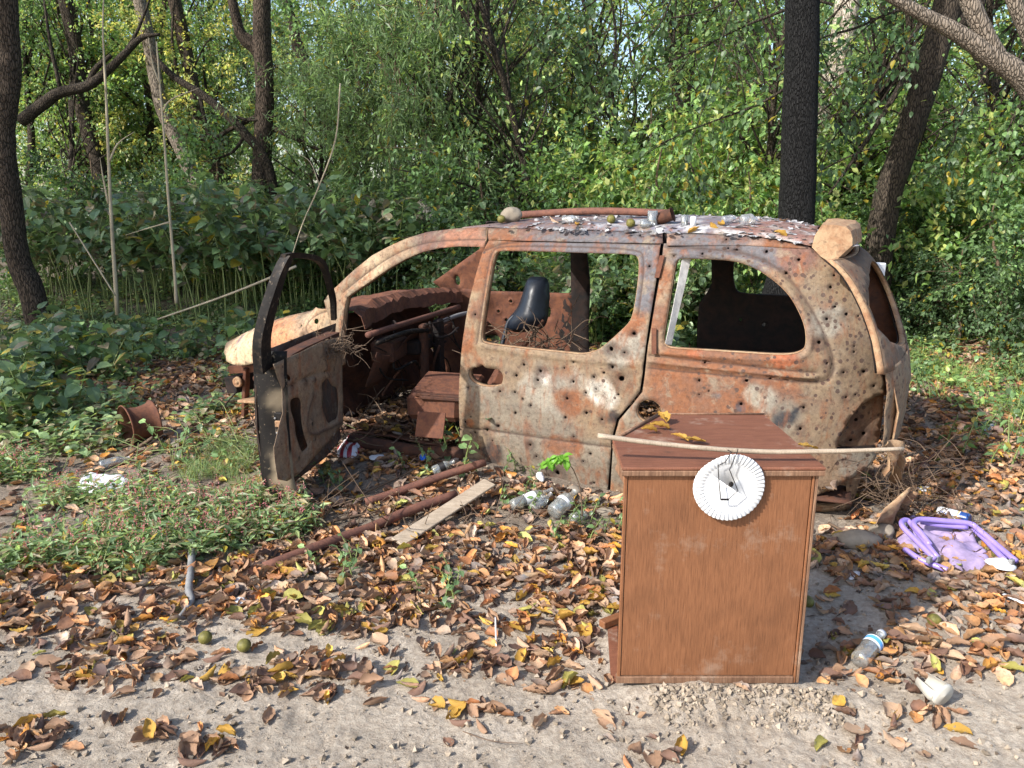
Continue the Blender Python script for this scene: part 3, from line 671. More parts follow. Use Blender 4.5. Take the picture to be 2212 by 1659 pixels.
# --- cowl, dashboard frame, firewall, floor
ns2 = 60; V = []
for i in range(ns2):
    q = i / (ns2 - 1); t = -.12 - q * (VWID - .24)
    for (s_, z_) in ((1.70, .80), (1.72, .895), (1.78, .915), (1.92, .905), (2.06, .88), (2.10, .84)):
        V.append((s_ + .12 * 4 * q * (1 - q), t, z_ + .03 * 4 * q * (1 - q)))
V = np.array(V); V[:, 2] += .030 * fbm(V, 7, 4, 4, .7) - .02 * (np.arange(len(V)) % 6 == 1) * np.abs(fbm(V, 12, 2, 9)) * 2; V[:, 0] += .03 * fbm(V, 6, 3, 14); k = 6
mesh_obj('dashboard_top', V, np.array([(i * k + j, i * k + j + 1, (i + 1) * k + j + 1, (i + 1) * k + j) for i in range(ns2 - 1) for j in range(k - 1)]), M['rust'], van, None, False, .004)
def vtube(name, P, r, mat, parent=van, seg=10, **kw):
    v, f = tube(smooth_path(P, 5), r, seg, **kw); return mesh_obj(name, v, f, M[mat], parent)
vtube('dashboard_cross_bar', [(1.66, -.10, .775), (1.67, -.8, .78), (1.68, -1.45, .785)], .021, 'pipe')
vtube('steering_tube', [(1.62, -.14, .72), (1.60, -.5, .735), (1.58, -.75, .71)], .018, 'char')
vtube('steering_tube', [(1.64, -1.0, .72), (1.62, -1.3, .74), (1.60, -1.55, .735)], .017, 'grey')
mb = MB()
gridn = 24
Vf = []; 
for i in range(gridn):
    for j in range(14):
        Vf.append((2.02 + .05 * math.sin(i * .9 + j), -.1 - i / (gridn - 1) * (VWID - .2), .12 + j / 13 * .74))
Vf = np.array(Vf); Vf[:, 0] += .05 * fbm(Vf, 5, 3, 2)
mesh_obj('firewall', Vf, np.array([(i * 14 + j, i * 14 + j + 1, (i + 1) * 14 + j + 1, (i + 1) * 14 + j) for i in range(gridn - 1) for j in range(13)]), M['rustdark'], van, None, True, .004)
for (a_, b_, sz, m_) in (((1.72, -.45, .62), None, (.16, .30, .14), 'rustdark'), ((1.60, -.72, .48), None, (.05, .09, .56), 'rustdark'), ((1.64, -1.02, .44), None, (.06, .12, .62), 'inner'), ((1.68, -.78, .60), None, (.12, .34, .10), 'inner'), ((1.72, -1.2, .60), None, (.14, .3, .16), 'rustdark')):
    v, f = box(a_, sz, rz(.2), .012); ob = mesh_obj('dashboard_bracket', v, f, M[m_], van, None, False)
# drooping burnt sheet under the dash
Vs = []
for i in range(16):
    for j in range(6):
        q = i / 15; Vs.append((1.62 + .02 * j, -.14 - q * .72, .66 - .18 * (1 - q) * j / 5 - .05 * math.sin(q * 7) - .012 * j))
mesh_obj('sagging_metal_sheet', np.array(Vs), np.array([(i * 6 + j, i * 6 + j + 1, (i + 1) * 6 + j + 1, (i + 1) * 6 + j) for i in range(15) for j in range(5)]), M['rustdark'], van, None, True, .004)
Vg = []; gn, gm = 60, 26
for i in range(gn):
    for j in range(gm):
        s_ = -1.25 + i / (gn - 1) * 3.25; t_ = -.06 - j / (gm - 1) * (VWID - .12); Vg.append((s_, t_, .10))
Vg = np.array(Vg); Vg[:, 2] += .02 * fbm(Vg, 4, 3, 5) + .03 * np.exp(-((Vg[:, 0] - 1.6) / .4) ** 2)
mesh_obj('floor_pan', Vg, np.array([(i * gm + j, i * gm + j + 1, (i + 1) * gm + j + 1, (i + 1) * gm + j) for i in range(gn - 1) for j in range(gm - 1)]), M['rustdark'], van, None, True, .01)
# wheel housing inside the far rear quarter
v, f = lathe([(.0, .10), (.22, .10), (.30, .05), (.33, -.06), (.33, -.14)], 28); v = v[:, [0, 2, 1]] * [1, 1, 1] + [-.72, -VWID + .12, .25]
mesh_obj('wheel_housing', v, f, M['inner'], van)
vtube('sill_bar', [(1.78, -.03, .07), (1.3, -.02, .06), (.95, -.03, .08)], .05, 'rustdark', seg=10, rough=.1)
# seat: moulded dark shell on bent tube
so_ = np.array([(1143, 606), (1150, 603), (1174, 602), (1182, 608), (1184, 640), (1182, 659), (1180, 690), (1172, 706), (1140, 712), (1108, 713), (1100, 700), (1103, 690), (1122, 670), (1132, 645)], float)
SE = Surf((0, -1.02), (1, 0), (0, -1), lambda a, z: 0 * np.asarray(z) + .22 * (np.asarray(z) - .5))
spk = chaikin(np.array([SE.pick(*p) for p in so_]), 2); cx = spk.mean(0)
P, T = triang(dens(spk, .03), [], np.zeros((0, 2)), [], .03)
rr = dpoly(P, np.r_[spk, spk[:1]]); V = SE.pt(P[:, 0], P[:, 1], -.10 * np.clip(rr / .09, 0, 1) ** .6)
seat = mesh_obj('seat_shell', V, [T], M['seat'], van, None, True, .02)
q_ = [SE.pick(*p) for p in ((1116, 680), (1102, 694), (1094, 720), (1086, 752))]; 
vtube('seat_tube', [SE.pt(a_, z_, -.03)[0] for a_, z_ in q_], .016, 'seat')
q_ = [SE.pick(*p) for p in ((1180, 690), (1150, 730), (1120, 765))]; vtube('seat_tube', [SE.pt(a_, z_, -.05)[0] for a_, z_ in q_], .014, 'rustdark')
# seat mount box seen through the door opening
def sbox(name, px, py, Y, size, mat, rot=0, tilt=0, bev=.02, par=van):
    p = AT(px, py, Y); s_, t_ = van_st(p[0], p[1]); Rm = rz(rot) @ np.array([[1, 0, 0], [0, math.cos(tilt), -math.sin(tilt)], [0, math.sin(tilt), math.cos(tilt)]])
    v, f = box((s_, t_, p[2]), size, Rm, bev); v = v + .006 * np.c_[fbm(v, 9, 2, 1), fbm(v, 9, 2, 2), fbm(v, 9, 2, 3)]
    return mesh_obj(name, v, f, M[mat], par, None, False)
sbox('seat_mount_box', 955, 872, 4.75, (.36, .34, .16), 'rust', .1, .08, .03)
sbox('seat_mount_plate', 968, 832, 4.85, (.40, .34, .045), 'rust', .15, -.18, .015)
sbox('seat_rail', 955, 856, 4.60, (.36, .03, .02), 'rustdark', .15, 0, .004); sbox('seat_rail', 962, 862, 4.56, (.34, .02, .02), 'rustdark', .15, 0, .004)
# front lamp bracket below the wing
def P_(px, py, back=.0):
    a_, z_ = NEAR.pick(px, py); return NEAR.pt(a_, z_, -back)[0]
def vbox(name, p, q, wd, dp, mat, back=.1, bev=.004):
    a_, b_ = P_(*p, back), P_(*q, back); d = b_ - a_; Fm = frame(d, (0, 1, 0)); v, f = box((a_ + b_) / 2, (np.linalg.norm(d), dp, wd), Fm, bev); return mesh_obj(name, v, f, M[mat], van, None, False)
vbox('lamp_bucket', (478, 836), (500, 836), .20, .12, 'inner', .16); vbox('front_bracket', (472, 806), (552, 800), .05, .06, 'rust', .13)
vbox('front_bracket', (512, 800), (508, 905), .05, .03, 'rust', .10); vbox('front_bracket', (545, 795), (541, 905), .06, .03, 'rust', .14)
vbox('front_bracket', (508, 870), (545, 872), .17, .02, 'rusttan', .12); vbox('front_bracket', (560, 800), (556, 895), .04, .03, 'rustdark', .2)
v, f = lathe([(0, .02), (.010, .022), (.012, .012), (.026, .014), (.036, .018), (.040, .0), (.0, -.01)], 22); v = v[:, [0, 2, 1]] + P_(504, 828, .05); mesh_obj('round_lamp', v, f, M['rusttan'], van)
v, f = lathe([(0, .0), (.026, .0), (.03, -.05), (0, -.05)], 18); v = v[:, [0, 2, 1]] + P_(527, 826, .12); mesh_obj('round_lamp', v, f, M['rustdark'], van)
vtube('torn_wire', [P_(500, 850, .05), P_(487, 875, .0), P_(480, 900, .02)], .006, 'inner', seg=5)
# --- open front door
def pd(L, S=DOORIN): return np.array([S.pick(*p) for p in L])
def q4(L): return [((800 + x * .663) * .5486, (900 + y * .663) * .5486) for x, y in L]
din = pd(q4([(420, 806), (560, 740), (700, 670), (790, 650), (825, 700), (832, 1000), (830, 1160), (740, 1270), (560, 1460), (500, 1500), (440, 1490), (420, 1300), (470, 1100), (470, 950)]))
hA = pd(q4([(512, 1025), (530, 1005), (572, 1000), (580, 1120), (585, 1180), (605, 1245), (622, 1292), (600, 1312), (582, 1330), (560, 1270), (545, 1230), (540, 1150), (520, 1080)]))
hB = pd(q4([(692, 922), (715, 900), (732, 882), (760, 935), (800, 942), (802, 1040), (797, 1130), (765, 1140), (742, 1162), (722, 1110), (700, 1050), (705, 985)]))
hC = pd(q4([(482, 855), (500, 862), (520, 885), (512, 910), (495, 890)]))
amin = din[:, 0].min()
door = panel('front_door', DOOR, np.array([(.03, .10), (.30, .05), (.86, .03), (.945, .12), (.97, .45), (.95, .80), (.93, .84), (.03, .86)]), [], [], [(np.array([(.03, .20), (.5, .19), (.96, .18)]), .006, .012)], (.09, .06, .045), [(0, 0, 0, DK)], .04, van, seed=41, inner=False)
tag(door, 'charred front door swung wide open')
inn = panel('door_inner_panel', DOORIN, din, [hA, hB, hC], [(*DOORIN.pick(*c), .008) for c in q4([(530, 935), (600, 905), (650, 900), (640, 1160), (560, 1360), (610, 730), (720, 740), (660, 1250)])],
    [(pd(q4([(480, 960), (560, 910), (690, 850), (780, 850), (800, 900)])), -.012, .014), (pd(q4([(640, 1000), (600, 1180), (640, 1235), (760, 1180), (815, 1150)])), .012, .014), (pd(q4([(700, 700), (720, 820), (740, 880)])), .012, .012)],
    (.24, .165, .105), [], .03, door, off=0, seed=43, inner=False, wob=.012)
# rear face of the door: charred, with scorched latch area
zv = np.linspace(-.05, .86, 30); V = []; cols = []
zedge = [DOOR.pick(*p) for p in ((575, 800), (548, 860), (545, 930), (555, 1000), (585, 1065))]
aend = .96 + .0 * zv
lft = lambda z: float(DOOR.w(.95, z)) + .012
for z_ in zv:
    a_ = .955 - .05 * max(0, (.16 - z_) / .16) ** 2
    for k in range(7):
        q = k / 6; t_ = lft(z_) * (1 - q) + (float(DOORIN.w(.9, z_)) - .012) * q
        rec = -.02 * math.exp(-((q - .62) / .22) ** 2) * math.exp(-((z_ - .45) / .14) ** 2)
        aa = a_ + .012 * math.sin(q * math.pi) + rec - .012 * q ** 3
        V.append((DOOR.O[0] + aa * _dl[0] + t_ * _dn[0], DOOR.O[1] + aa * _dl[1] + t_ * _dn[1], z_))
        cols.append((q, z_))
V = np.array(V); F = np.array([(i * 7 + j, i * 7 + j + 1, (i + 1) * 7 + j + 1, (i + 1) * 7 + j) for i in range(29) for j in range(6)])
q_, z_ = np.array(cols).T; nn = fbm(V, 14, 3, 4)
pale = sstep(.25, .45, q_ + .35 * nn) * sstep(.36, .22, z_ + .12 * nn) + .7 * sstep(.4, .55, q_ + .5 * nn) * np.exp(-((z_ - .60 + .08 * nn) / .045) ** 2)
pale = np.clip(pale, 0, 1)[:, None]; cc = np.array([(.006, .005, .005)]) * (1 - pale) + np.array([(.20, .16, .11)]) * pale
x = NT('scorched_door_edge'); cx_ = x.attr(); n_ = x.noise(x.co(), 40, 6, .7)
x.base(x.mix(x.ramp(n_, ((.60, 0), (.66, .8))), cx_, (.20, .16, .11))); x.set(rough=.6, spec=.25); x.bump(n_, .4, .003)
mesh_obj('door_rear_edge', V, F, x.m, door, cc, True, .006)
# latch
def dpt(a, t, z): return np.array([DOOR.O[0] + a * _dl[0] + t * _dn[0], DOOR.O[1] + a * _dl[1] + t * _dn[1], z])
fr3 = np.c_[np.r_[_dl, 0], np.r_[_dn, 0], [0, 0, 1.0]]
v, f = box(dpt(.962, -.085, .47), (.02, .05, .13), fr3, .006); lt_ = mesh_obj('door_latch', v, f, M['char'], door, None, False)
v, f = box(dpt(.975, -.085, .475), (.012, .035, .035), fr3, .004); mesh_obj('latch_plate', v, f, M['rusttan'], lt_, None, False)
for (tt_, z1) in ((-.07, .505), (-.10, .43), (-.075, .425)):
    v, f = lathe([(0, .004), (.005, .004), (.006, 0)], 8); v = v[:, [2, 0, 1]] @ fr3.T + dpt(.975, tt_, z1); mesh_obj('latch_screw', v, f, M['grey'], lt_)
# window frame
fpk = [(575, 800), (571, 745), (580, 690), (594, 640), (610, 590), (626, 556)]
DM = Surf(FRONT_H, _dl, _dn, lambda a, z: wz(z) - .05)
L1 = np.array([DM.pick(*p) for p in fpk]); 
def framebar(L, wd, dp, mat, name='window_frame'):
    L = np.array([*smooth_path([np.r_[l, 0] for l in L], 5)])[:, :2]; n = len(L); T = np.gradient(L, axis=0); T /= np.linalg.norm(T, axis=1)[:, None]; Nn = np.c_[-T[:, 1], T[:, 0]]
    wd = np.interp(np.linspace(0, 1, n), np.linspace(0, 1, len(wd)), wd)[:, None]
    V = []
    for (u_, o_) in ((-1, .0), (1, .0), (1, -dp), (-1, -dp)): 
        q = L + Nn * u_ * wd / 2; V.append(DM.pt(q[:, 0], q[:, 1], .04 + o_))
    V = np.concatenate(V); F = [(k * n + i, k * n + i + 1, ((k + 1) % 4) * n + i + 1, ((k + 1) % 4) * n + i) for k in range(4) for i in range(n - 1)] + [(0, n, 2 * n, 3 * n), (n - 1, 4 * n - 1, 3 * n - 1, 2 * n - 1)]
    return mesh_obj(name, V, F, M[mat], door, None, False)
framebar(L1, [.095, .09, .08, .065, .05], .05, 'char')
fp2 = [(620, 556), (640, 552), (665, 553), (690, 558), (705, 570), (713, 590), (720, 615), (728, 650), (730, 690)]
framebar([DM.pick(*p) for p in fp2], [.032, .026, .024, .024, .024], .03, 'char')
framebar([DM.pick(*p) for p in ((585, 792), (640, 758), (720, 722))], [.03, .03, .03], .08, 'rustdark', 'belt_rail')
rw = random.Random(9)
for i in range(16):
    s0 = 1.62 + rw.uniform(-.08, .2); t0 = -.15 - rw.random() * 1.2; z0 = rw.uniform(.45, .8); P_ = [(s0, t0, z0)]
    for k_ in range(3): P_.append((P_[-1][0] + rw.uniform(-.08, .08), P_[-1][1] - rw.uniform(-.05, .2), max(.16, P_[-1][2] - rw.uniform(-.04, .2))))
    vtube('burnt_wiring', P_, rw.choice([.004, .006, .010]), rw.choice(['char', 'rustdark', 'inner']), seg=5)
for i in range(14):
    v, f = box((rw.uniform(.2, 1.0), -.55 - rw.random() * .9, .2 + rw.random() * .22), (rw.uniform(.06, .26), rw.uniform(.05, .2), rw.uniform(.02, .16)), rz(rw.uniform(0, 3)) @ np.array([[1, 0, 0], [0, .9, .43], [0, -.43, .9]]), .01)
    mesh_obj('burnt_scrap', v + .012 * np.c_[fbm(v, 9, 2, i), fbm(v, 9, 2, i + 2), fbm(v, 9, 2, i + 3)], f, M[rw.choice(['rustdark', 'inner', 'rusttan', 'rust', 'grey'])], van, None, False)
print('van done')
# ------------------------------------------------------------------ ground sheet
def ground():
    parts = []
    xs = np.r_[np.linspace(-90, -6, 40)[:-1], np.linspace(-6, -2.6, 50)[:-1], np.linspace(-2.6, 2.8, 380)[:-1], np.linspace(2.8, 6, 46)[:-1], np.linspace(6, 90, 40)]
    ys = np.r_[np.linspace(-14, 1.4, 16)[:-1], np.linspace(1.4, 4.2, 200)[:-1], np.linspace(4.2, 9, 110)[:-1], np.linspace(9, 30, 90)[:-1], np.linspace(30, 160, 30)]
    X, Y = np.meshgrid(xs, ys); x, y = X.ravel(), Y.ravel(); z = gh(x, y); p = np.c_[x, y, z * 0]
    nr = (1 - sstep(4.0, 5.5, y)) * (1 - sstep(2.4, 3.2, abs(x)))
    z = z + nr * (.010 * np.abs(fbm(p, 16, 3, 3)) + .005 * fbm(p, 42, 2, 4))
    cl = np.exp(-((x - .75) / .42) ** 2 - ((y - 2.22) / .10) ** 2); z = z + cl * .022 * np.maximum(0, fbm(p, 34, 3, 8) + .15)
    V = np.c_[x, y, z]; nx, ny = len(xs), len(ys)
    I = (np.arange(ny - 1)[:, None] * nx + np.arange(nx - 1)[None]).ravel()
    F = np.c_[I, I + 1, I + nx + 1, I + nx]
    # soil colour darkens away from the trodden sandy strip
    k = sstep(2.6, 4.0, y + .5 * fbm(p, .9, 3, 31) - .25 * (x > 1.2) )[:, None]
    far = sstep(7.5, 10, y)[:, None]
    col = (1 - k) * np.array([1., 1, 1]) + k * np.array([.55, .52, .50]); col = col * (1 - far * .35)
    mesh_obj('ground', V, [F], M['soil'], None, col)['kind'] = 'structure'
ground()
# ------------------------------------------------------------------ leaves
LT_HI = (np.array([(0, 0, 0), (0, .33, .0), (0, .68, -.02), (0, 1, -.16), (-.30, .26, .07), (-.27, .60, .05), (.30, .26, .07), (.27, .60, .05)], float),
         [(0, 1, 4), (1, 2, 5, 4), (2, 3, 5), (0, 6, 1), (1, 6, 7, 2), (2, 7, 3)])
LT_LO = (np.array([(0, 0, 0), (-.30, .42, .05), (0, 1, -.08), (.30, .42, .05)], float), [(0, 1, 2), (0, 2, 3)])
LT_SLIM = (np.array([(0, 0, 0), (-.09, .4, .02), (0, 1, -.12), (.09, .4, .02)], float), [(0, 1, 2), (0, 2, 3)])
BIG = None
def big_template():
    V = []; F = []; rows = 7; prof = [.02, .30, .40, .385, .31, .19, .0]
    ys_ = [0, .10, .28, .46, .64, .83, 1.0]
    for i in range(rows):
        for j in range(5):
            u = (j - 2) / 2; V.append((prof[i] * u, ys_[i] - (.05 * abs(u) if i == 1 else 0), .10 * abs(u) * prof[i] * 2 - .22 * ys_[i] ** 2 + .012 * ((i % 2) * 2 - 1) * abs(u)))
    for i in range(rows - 1):
        for j in range(4): F.append((i * 5 + j, i * 5 + j + 1, (i + 1) * 5 + j + 1, (i + 1) * 5 + j))
    return np.array(V), F
BIG = big_template()
def inst(tmpl, P, D, U, S, Cc):
    """many leaves in one go: base points, growth directions, facing, size, colour"""
    tv, tf = tmpl; n = len(P); D = D / (np.linalg.norm(D, axis=1)[:, None] + 1e-9)
    X = np.cross(D, U); X /= np.linalg.norm(X, axis=1)[:, None] + 1e-9; Z = np.cross(X, D)
    S = np.asarray(S).reshape(-1, 1, 1) * np.ones((n, 1, 1))
    V = P[:, None] + S * (tv[None, :, :1] * X[:, None] + tv[None, :, 1:2] * D[:, None] + tv[None, :, 2:] * Z[:, None])
    V = V.reshape(-1, 3); k = len(tv); by = {}
    for f in tf: by.setdefault(len(f), []).append(f)
    F = [(np.arange(n)[:, None, None] * k + np.array(L)[None]).reshape(-1, q) for q, L in by.items()]
    return V, F, np.repeat(Cc, k, 0)
def join(L):
    V = []; Fs = {}; Cc = []; n = 0
    for v, f, c in L:
        V.append(v); Cc.append(c)
        for a in f: Fs.setdefault(a.shape[1], []).append(a + n)
        n += len(v)
    return np.concatenate(V), [np.concatenate(x) for x in Fs.values()], np.concatenate(Cc)
def tubes_mesh(L, col):
    """L: list of (path, radii, seg)"""
    out = []
    for P, r, s in L:
        v, f = tube(P, r, s, caps=False); out.append((v, [np.array(f)], np.ones((len(v), 3)) * np.array(col)))
    return join(out)
PAL = dict(
    mid=[(.075, .15, .035), (.095, .19, .045), (.06, .12, .035), (.12, .21, .05)],
    dark=[(.035, .075, .025), (.05, .10, .03), (.06, .12, .035)],
    blue=[(.075, .14, .045), (.09, .165, .05), (.06, .11, .04), (.12, .19, .06), (.15, .12, .06)],
    lime=[(.15, .27, .04), (.20, .30, .05), (.26, .30, .05), (.11, .22, .045), (.10, .2, .05)],
    yellow=[(.33, .33, .05), (.42, .36, .06), (.25, .30, .06), (.17, .26, .05)],
    weed=[(.12, .20, .07), (.15, .24, .08), (.10, .17, .06), (.19, .26, .07), (.2, .17, .08)],
    willow=[(.11, .19, .06), (.15, .23, .08), (.09, .15, .05)])
def cols(rs, n, pal, odd=.03):
    p = np.array(PAL[pal]); c = p[rs.randint(0, len(p), n)] * rs.uniform(.5, 1.45, (n, 1)) * 1.6; g_ = c.mean(1, keepdims=True); c = c * .76 + g_ * .24 + .010
    k = rs.rand(n) < odd; c[k] = np.array([.42, .34, .05]) * rs.uniform(.6, 1.1, (k.sum(), 1)); return c
def crown(rs, centre, rad, nleaf, pal, size, tmpl=LT_LO, nclump=40, spread=.34, odd=.03, droop=.5):
    """leaves hung along sprays of twigs spread unevenly through a crown volume"""
    out = []; tw = []
    u = rs.normal(size=(nclump, 3)); u /= np.linalg.norm(u, axis=1)[:, None]; r = rs.rand(nclump) ** .45
    Cn = np.array(centre) + u * r[:, None] * np.array(rad); per = nleaf // nclump
    for c in Cn:
        d = c - np.array(centre); d[2] *= .3; d = nrm(d + rs.normal(size=3) * .4)
        sp = spread * rs.uniform(.6, 1.5); ns = 5
        for k in range(ns):
            dk = nrm(d + rs.normal(size=3) * .8); dk[2] -= .15; L = sp * rs.uniform(.9, 1.9)
            base = c + rs.normal(size=3) * sp * .35; tt = np.linspace(0, 1, 5)[:, None]
            path = base + dk * L * tt + np.array([0, 0, -droop * L * .35]) * tt ** 2; tw.append((path, [.006, .0015], 3))
            m = max(3, per // ns); q = rs.rand(m)[:, None]
            p = base + dk * L * q + np.array([0, 0, -droop * L * .35]) * q ** 2 + rs.normal(size=(m, 3)) * sp * .14
            D = dk * .6 + rs.normal(size=(m, 3)) * .6 + np.array([0, 0, -.35]); U = np.array([0, 0, 1.]) + rs.normal(size=(m, 3)) * .45
            shade = rs.uniform(.8, 1.15); out.append(inst(tmpl, p, D, U, size * rs.uniform(.6, 1.25, m), cols(rs, m, pal, odd) * shade))
    return out, tw, Cn
def leaf_obj(name, parts, parent=None, mat='leaf'):
    V, F, c = join(parts); return mesh_obj(name, V, F, M[mat], parent, c, False)
# --- prototypes: young woodland tree (trunk > limbs are one mesh; crown; twigs)
def tree_proto(seed, h, r, pal, nleaf, size, bark, tmpl=LT_LO, crown_z=.55, rz_=.45, lean=.1, nclump=46, trunk_r=.07, spread=.36, odd=.03, limbs=7):
    rs = np.random.RandomState(seed)
    L = [np.array([0, 0, -.3])]
    dx = rs.normal(size=2) * lean
    for k in range(1, 6): L.append(np.array([dx[0] * k / 5 * h * .8 + rs.normal() * .05 * h * .3, dx[1] * k / 5 * h * .8 + rs.normal() * .05 * h * .3, h * .9 * k / 5]))
    tp = smooth_path(L, 4); mb = MB(); mb.add(*tube(tp, [trunk_r * 1.2, trunk_r, trunk_r * .6, trunk_r * .25], 9, rough=.15))
    ct = np.array([L[3][0], L[3][1], h * crown_z]); parts, tw, Cn = crown(rs, ct, (r, r, h * rz_), nleaf, pal, size, tmpl, nclump, spread, odd)
    idx = rs.permutation(len(Cn))[:limbs * 2]
    for i in idx:
        c = Cn[i]; j = int(np.clip((c[2] / h) * len(tp) * .75, 2, len(tp) - 2)); a = tp[j]; m = (a + c) / 2 + np.array([0, 0, .12]) + rs.normal(size=3) * .08
        mb.add(*tube(smooth_path([a, m, c], 3), [trunk_r * .38, trunk_r * .12], 5, caps=False))
    for p, r_, s_ in tw[::3]: mb.add(*tube(p, r_, 3, caps=False))
    return mb, parts
protos = []
def make_tree(name, seed, loc, label, cat, group, **kw):
    mb, parts = tree_proto(seed, **kw); root = empty(name, loc, label, cat, group)
    mb.build('trunk', M[kw['bark']], root); leaf_obj('crown', parts, root); return root
def put(o, x, y, rot, sc, first=False, dz=0, label=None):
    c = o if first else copy_tree(o); c.location = (x, y, float(gh(x, y)[0]) + dz); c.rotation_euler = (0, 0, rot); c.scale = (sc,) * 3 if np.isscalar(sc) else sc
    if label: c['label'] = label
    return c
KINDS = [('young_tree', 101, dict(h=6.0, r=1.5, pal='mid', nleaf=6000, size=.085, bark='barkdark'), 'green leafy young tree in the shaded wood behind the van', 'shaded green woodland trees'),
         ('young_tree', 102, dict(h=6.5, r=1.6, pal='lime', nleaf=6000, size=.085, bark='bark'), 'lime green young tree catching the light in the far wood', 'light lime green woodland trees'),
         ('young_tree', 103, dict(h=5.0, r=1.5, pal='blue', nleaf=7500, size=.072, bark='barkdark'), 'blue-green dense young tree in the middle of the wood', 'dense blue-green woodland trees'),
         ('young_tree', 104, dict(h=6.5, r=1.7, pal='yellow', nleaf=8000, size=.09, bark='bark'), 'yellowing young tree glowing deep in the wood', 'yellowing woodland trees'),
         ('willow_sapling', 105, dict(h=5.0, r=1.1, pal='willow', nleaf=9000, size=.13, bark='twig', tmpl=LT_SLIM, trunk_r=.03), 'narrow-leaved willow sapling rising above the undergrowth behind the van', 'willow saplings behind the van'),
         ('shrub', 106, dict(h=2.4, r=1.2, pal='mid', nleaf=7000, size=.08, bark='twig', tmpl=LT_LO, crown_z=.45, rz_=.45, trunk_r=.03, nclump=40), 'mid green shrub filling the edge of the wood', 'green shrubs along the edge of the wood'),
         ('shrub', 107, dict(h=2.3, r=1.15, pal='lime', nleaf=7000, size=.085, bark='twig', tmpl=LT_LO, crown_z=.45, rz_=.45, trunk_r=.03, nclump=40), 'bright lime shrub at the edge of the wood behind the van', 'bright lime shrubs behind the van'),
         ('shrub', 108, dict(h=2.0, r=1.2, pal='dark', nleaf=7000, size=.07, bark='twig', tmpl=LT_LO, crown_z=.45, rz_=.45, trunk_r=.03, nclump=40), 'dark green low shrub in the shade of the wood', 'dark shrubs in the shade of the wood')]
PR = []
for nm, sd, kw, lab, grp in KINDS: PR.append(make_tree(nm, sd, (0, 0, 0), lab, 'tree' if 'tree' in nm or 'sapling' in nm else 'shrub', grp, **kw))
used = [0] * len(PR)
rs = np.random.RandomState(7)
def plant(kind, px, Y, sc=1.0, dz=0, jit=True):
    p = AT(px, 600, Y); x = p[0]
    s_ = sc * rs.uniform(.85, 1.2) if jit else sc
    put(PR[kind], x, Y, rs.uniform(0, 6.28), s_, first=(used[kind] == 0), dz=dz); used[kind] += 1
# far rows
for i in range(26): plant(rs.choice([1, 3, 1, 0, 3]), rs.uniform(-300, 2500), rs.uniform(21, 30), 1.35)
for i in range(20): plant(rs.choice([0, 1, 2, 0]), rs.uniform(-200, 2450), rs.uniform(15.5, 20), 1.05)
for px, Y, k, sc in ((40, 15, 0, 1), (230, 16.5, 1, 1), (420, 16, 3, .9), (700, 14.5, 0, 1), (830, 13.5, 0, .9), (980, 14.5, 2, 1.05), (1130, 13, 2, 1.0), (1210, 12.5, 2, .9), (1290, 14.5, 3, 1), (1400, 13.5, 1, .95), (1520, 13, 1, .9), (1640, 12.5, 1, .8), (1900, 13.5, 0, .9), (2050, 13, 1, .9), (2170, 12.5, 1, .95), (2280, 11.5, 0, .9),
                     (850, 11, 4, .9), (930, 11.5, 4, 1.0), (780, 12, 4, .95), (1010, 12, 4, .9), (690, 12.8, 4, .7)): plant(k, px, Y, sc)
# shrubs at the edge
for px, Y, k, sc in ((980, 10.5, 7, 1), (1080, 10, 5, .9), (1180, 10.5, 7, 1), (1270, 10, 5, .9), (1360, 9.6, 6, .95), (1440, 9.2, 6, 1.0), (1500, 10.5, 6, 1.15), (1580, 9.5, 6, .95), (1650, 10.3, 6, 1.1), (1390, 11, 6, 1.2), (1540, 11.5, 6, 1.5), (1450, 12, 6, 1.5), (1840, 10, 5, .7),
                     (2010, 10.5, 6, 1.1), (2080, 9.8, 6, 1.1), (2160, 10.2, 6, 1.2), (2240, 9.4, 6, 1.1), (2130, 11.5, 6, 1.5), (1980, 12, 6, 1.4), (2000, 8.9, 7, .6), (2090, 8.4, 7, .55), (2190, 8.2, 5, .65), (1930, 9.6, 7, .8),
                     (1620, 8.7, 7, .5), (1200, 9, 7, .55), (1330, 8.8, 5, .45), (2290, 8, 7, .7), (60, 12, 5, .9), (250, 12.5, 7, 1), (480, 12.5, 5, 1), (640, 12, 7, .9), (800, 11, 5, .9), (900, 10.5, 7, .8)): plant(k, px, Y, sc)
# slim bare-stemmed trees standing in front of the foliage
SL = make_tree('slim_tree', 120, (0, 0, 0), 'slim dark bare-stemmed tree in the thicket behind the van', 'tree', 'slim dark trees in the thicket', h=7, r=1.5, pal='lime', nleaf=1500, size=.08, bark='barkdark', trunk_r=.055, lean=.22, nclump=40, limbs=14, crown_z=.5, rz_=.42)
SL2 = make_tree('slim_tree', 121, (0, 0, 0), 'slim dark bare-stemmed tree in the thicket behind the van', 'tree', 'slim dark trees in the thicket', h=6, r=1.8, pal='dark', nleaf=1300, size=.075, bark='barkdark', trunk_r=.045, lean=.35, nclump=46, limbs=18, crown_z=.5, rz_=.42)
for i, (px, Y) in enumerate(((120, 13.5), (690, 12.2), (850, 11.8), (1050, 11.6), (1250, 10.6), (1340, 11.5), (1480, 10.8), (1610, 10.2), (1680, 11), (1850, 10.5), (2030, 10.5), (2120, 9.8), (2190, 10.6))):
    x = AT(px, 600, Y)[0]; put((SL, SL2)[i % 2], x, Y, i * 2.1, rs.uniform(.75, 1.15), first=i < 2)
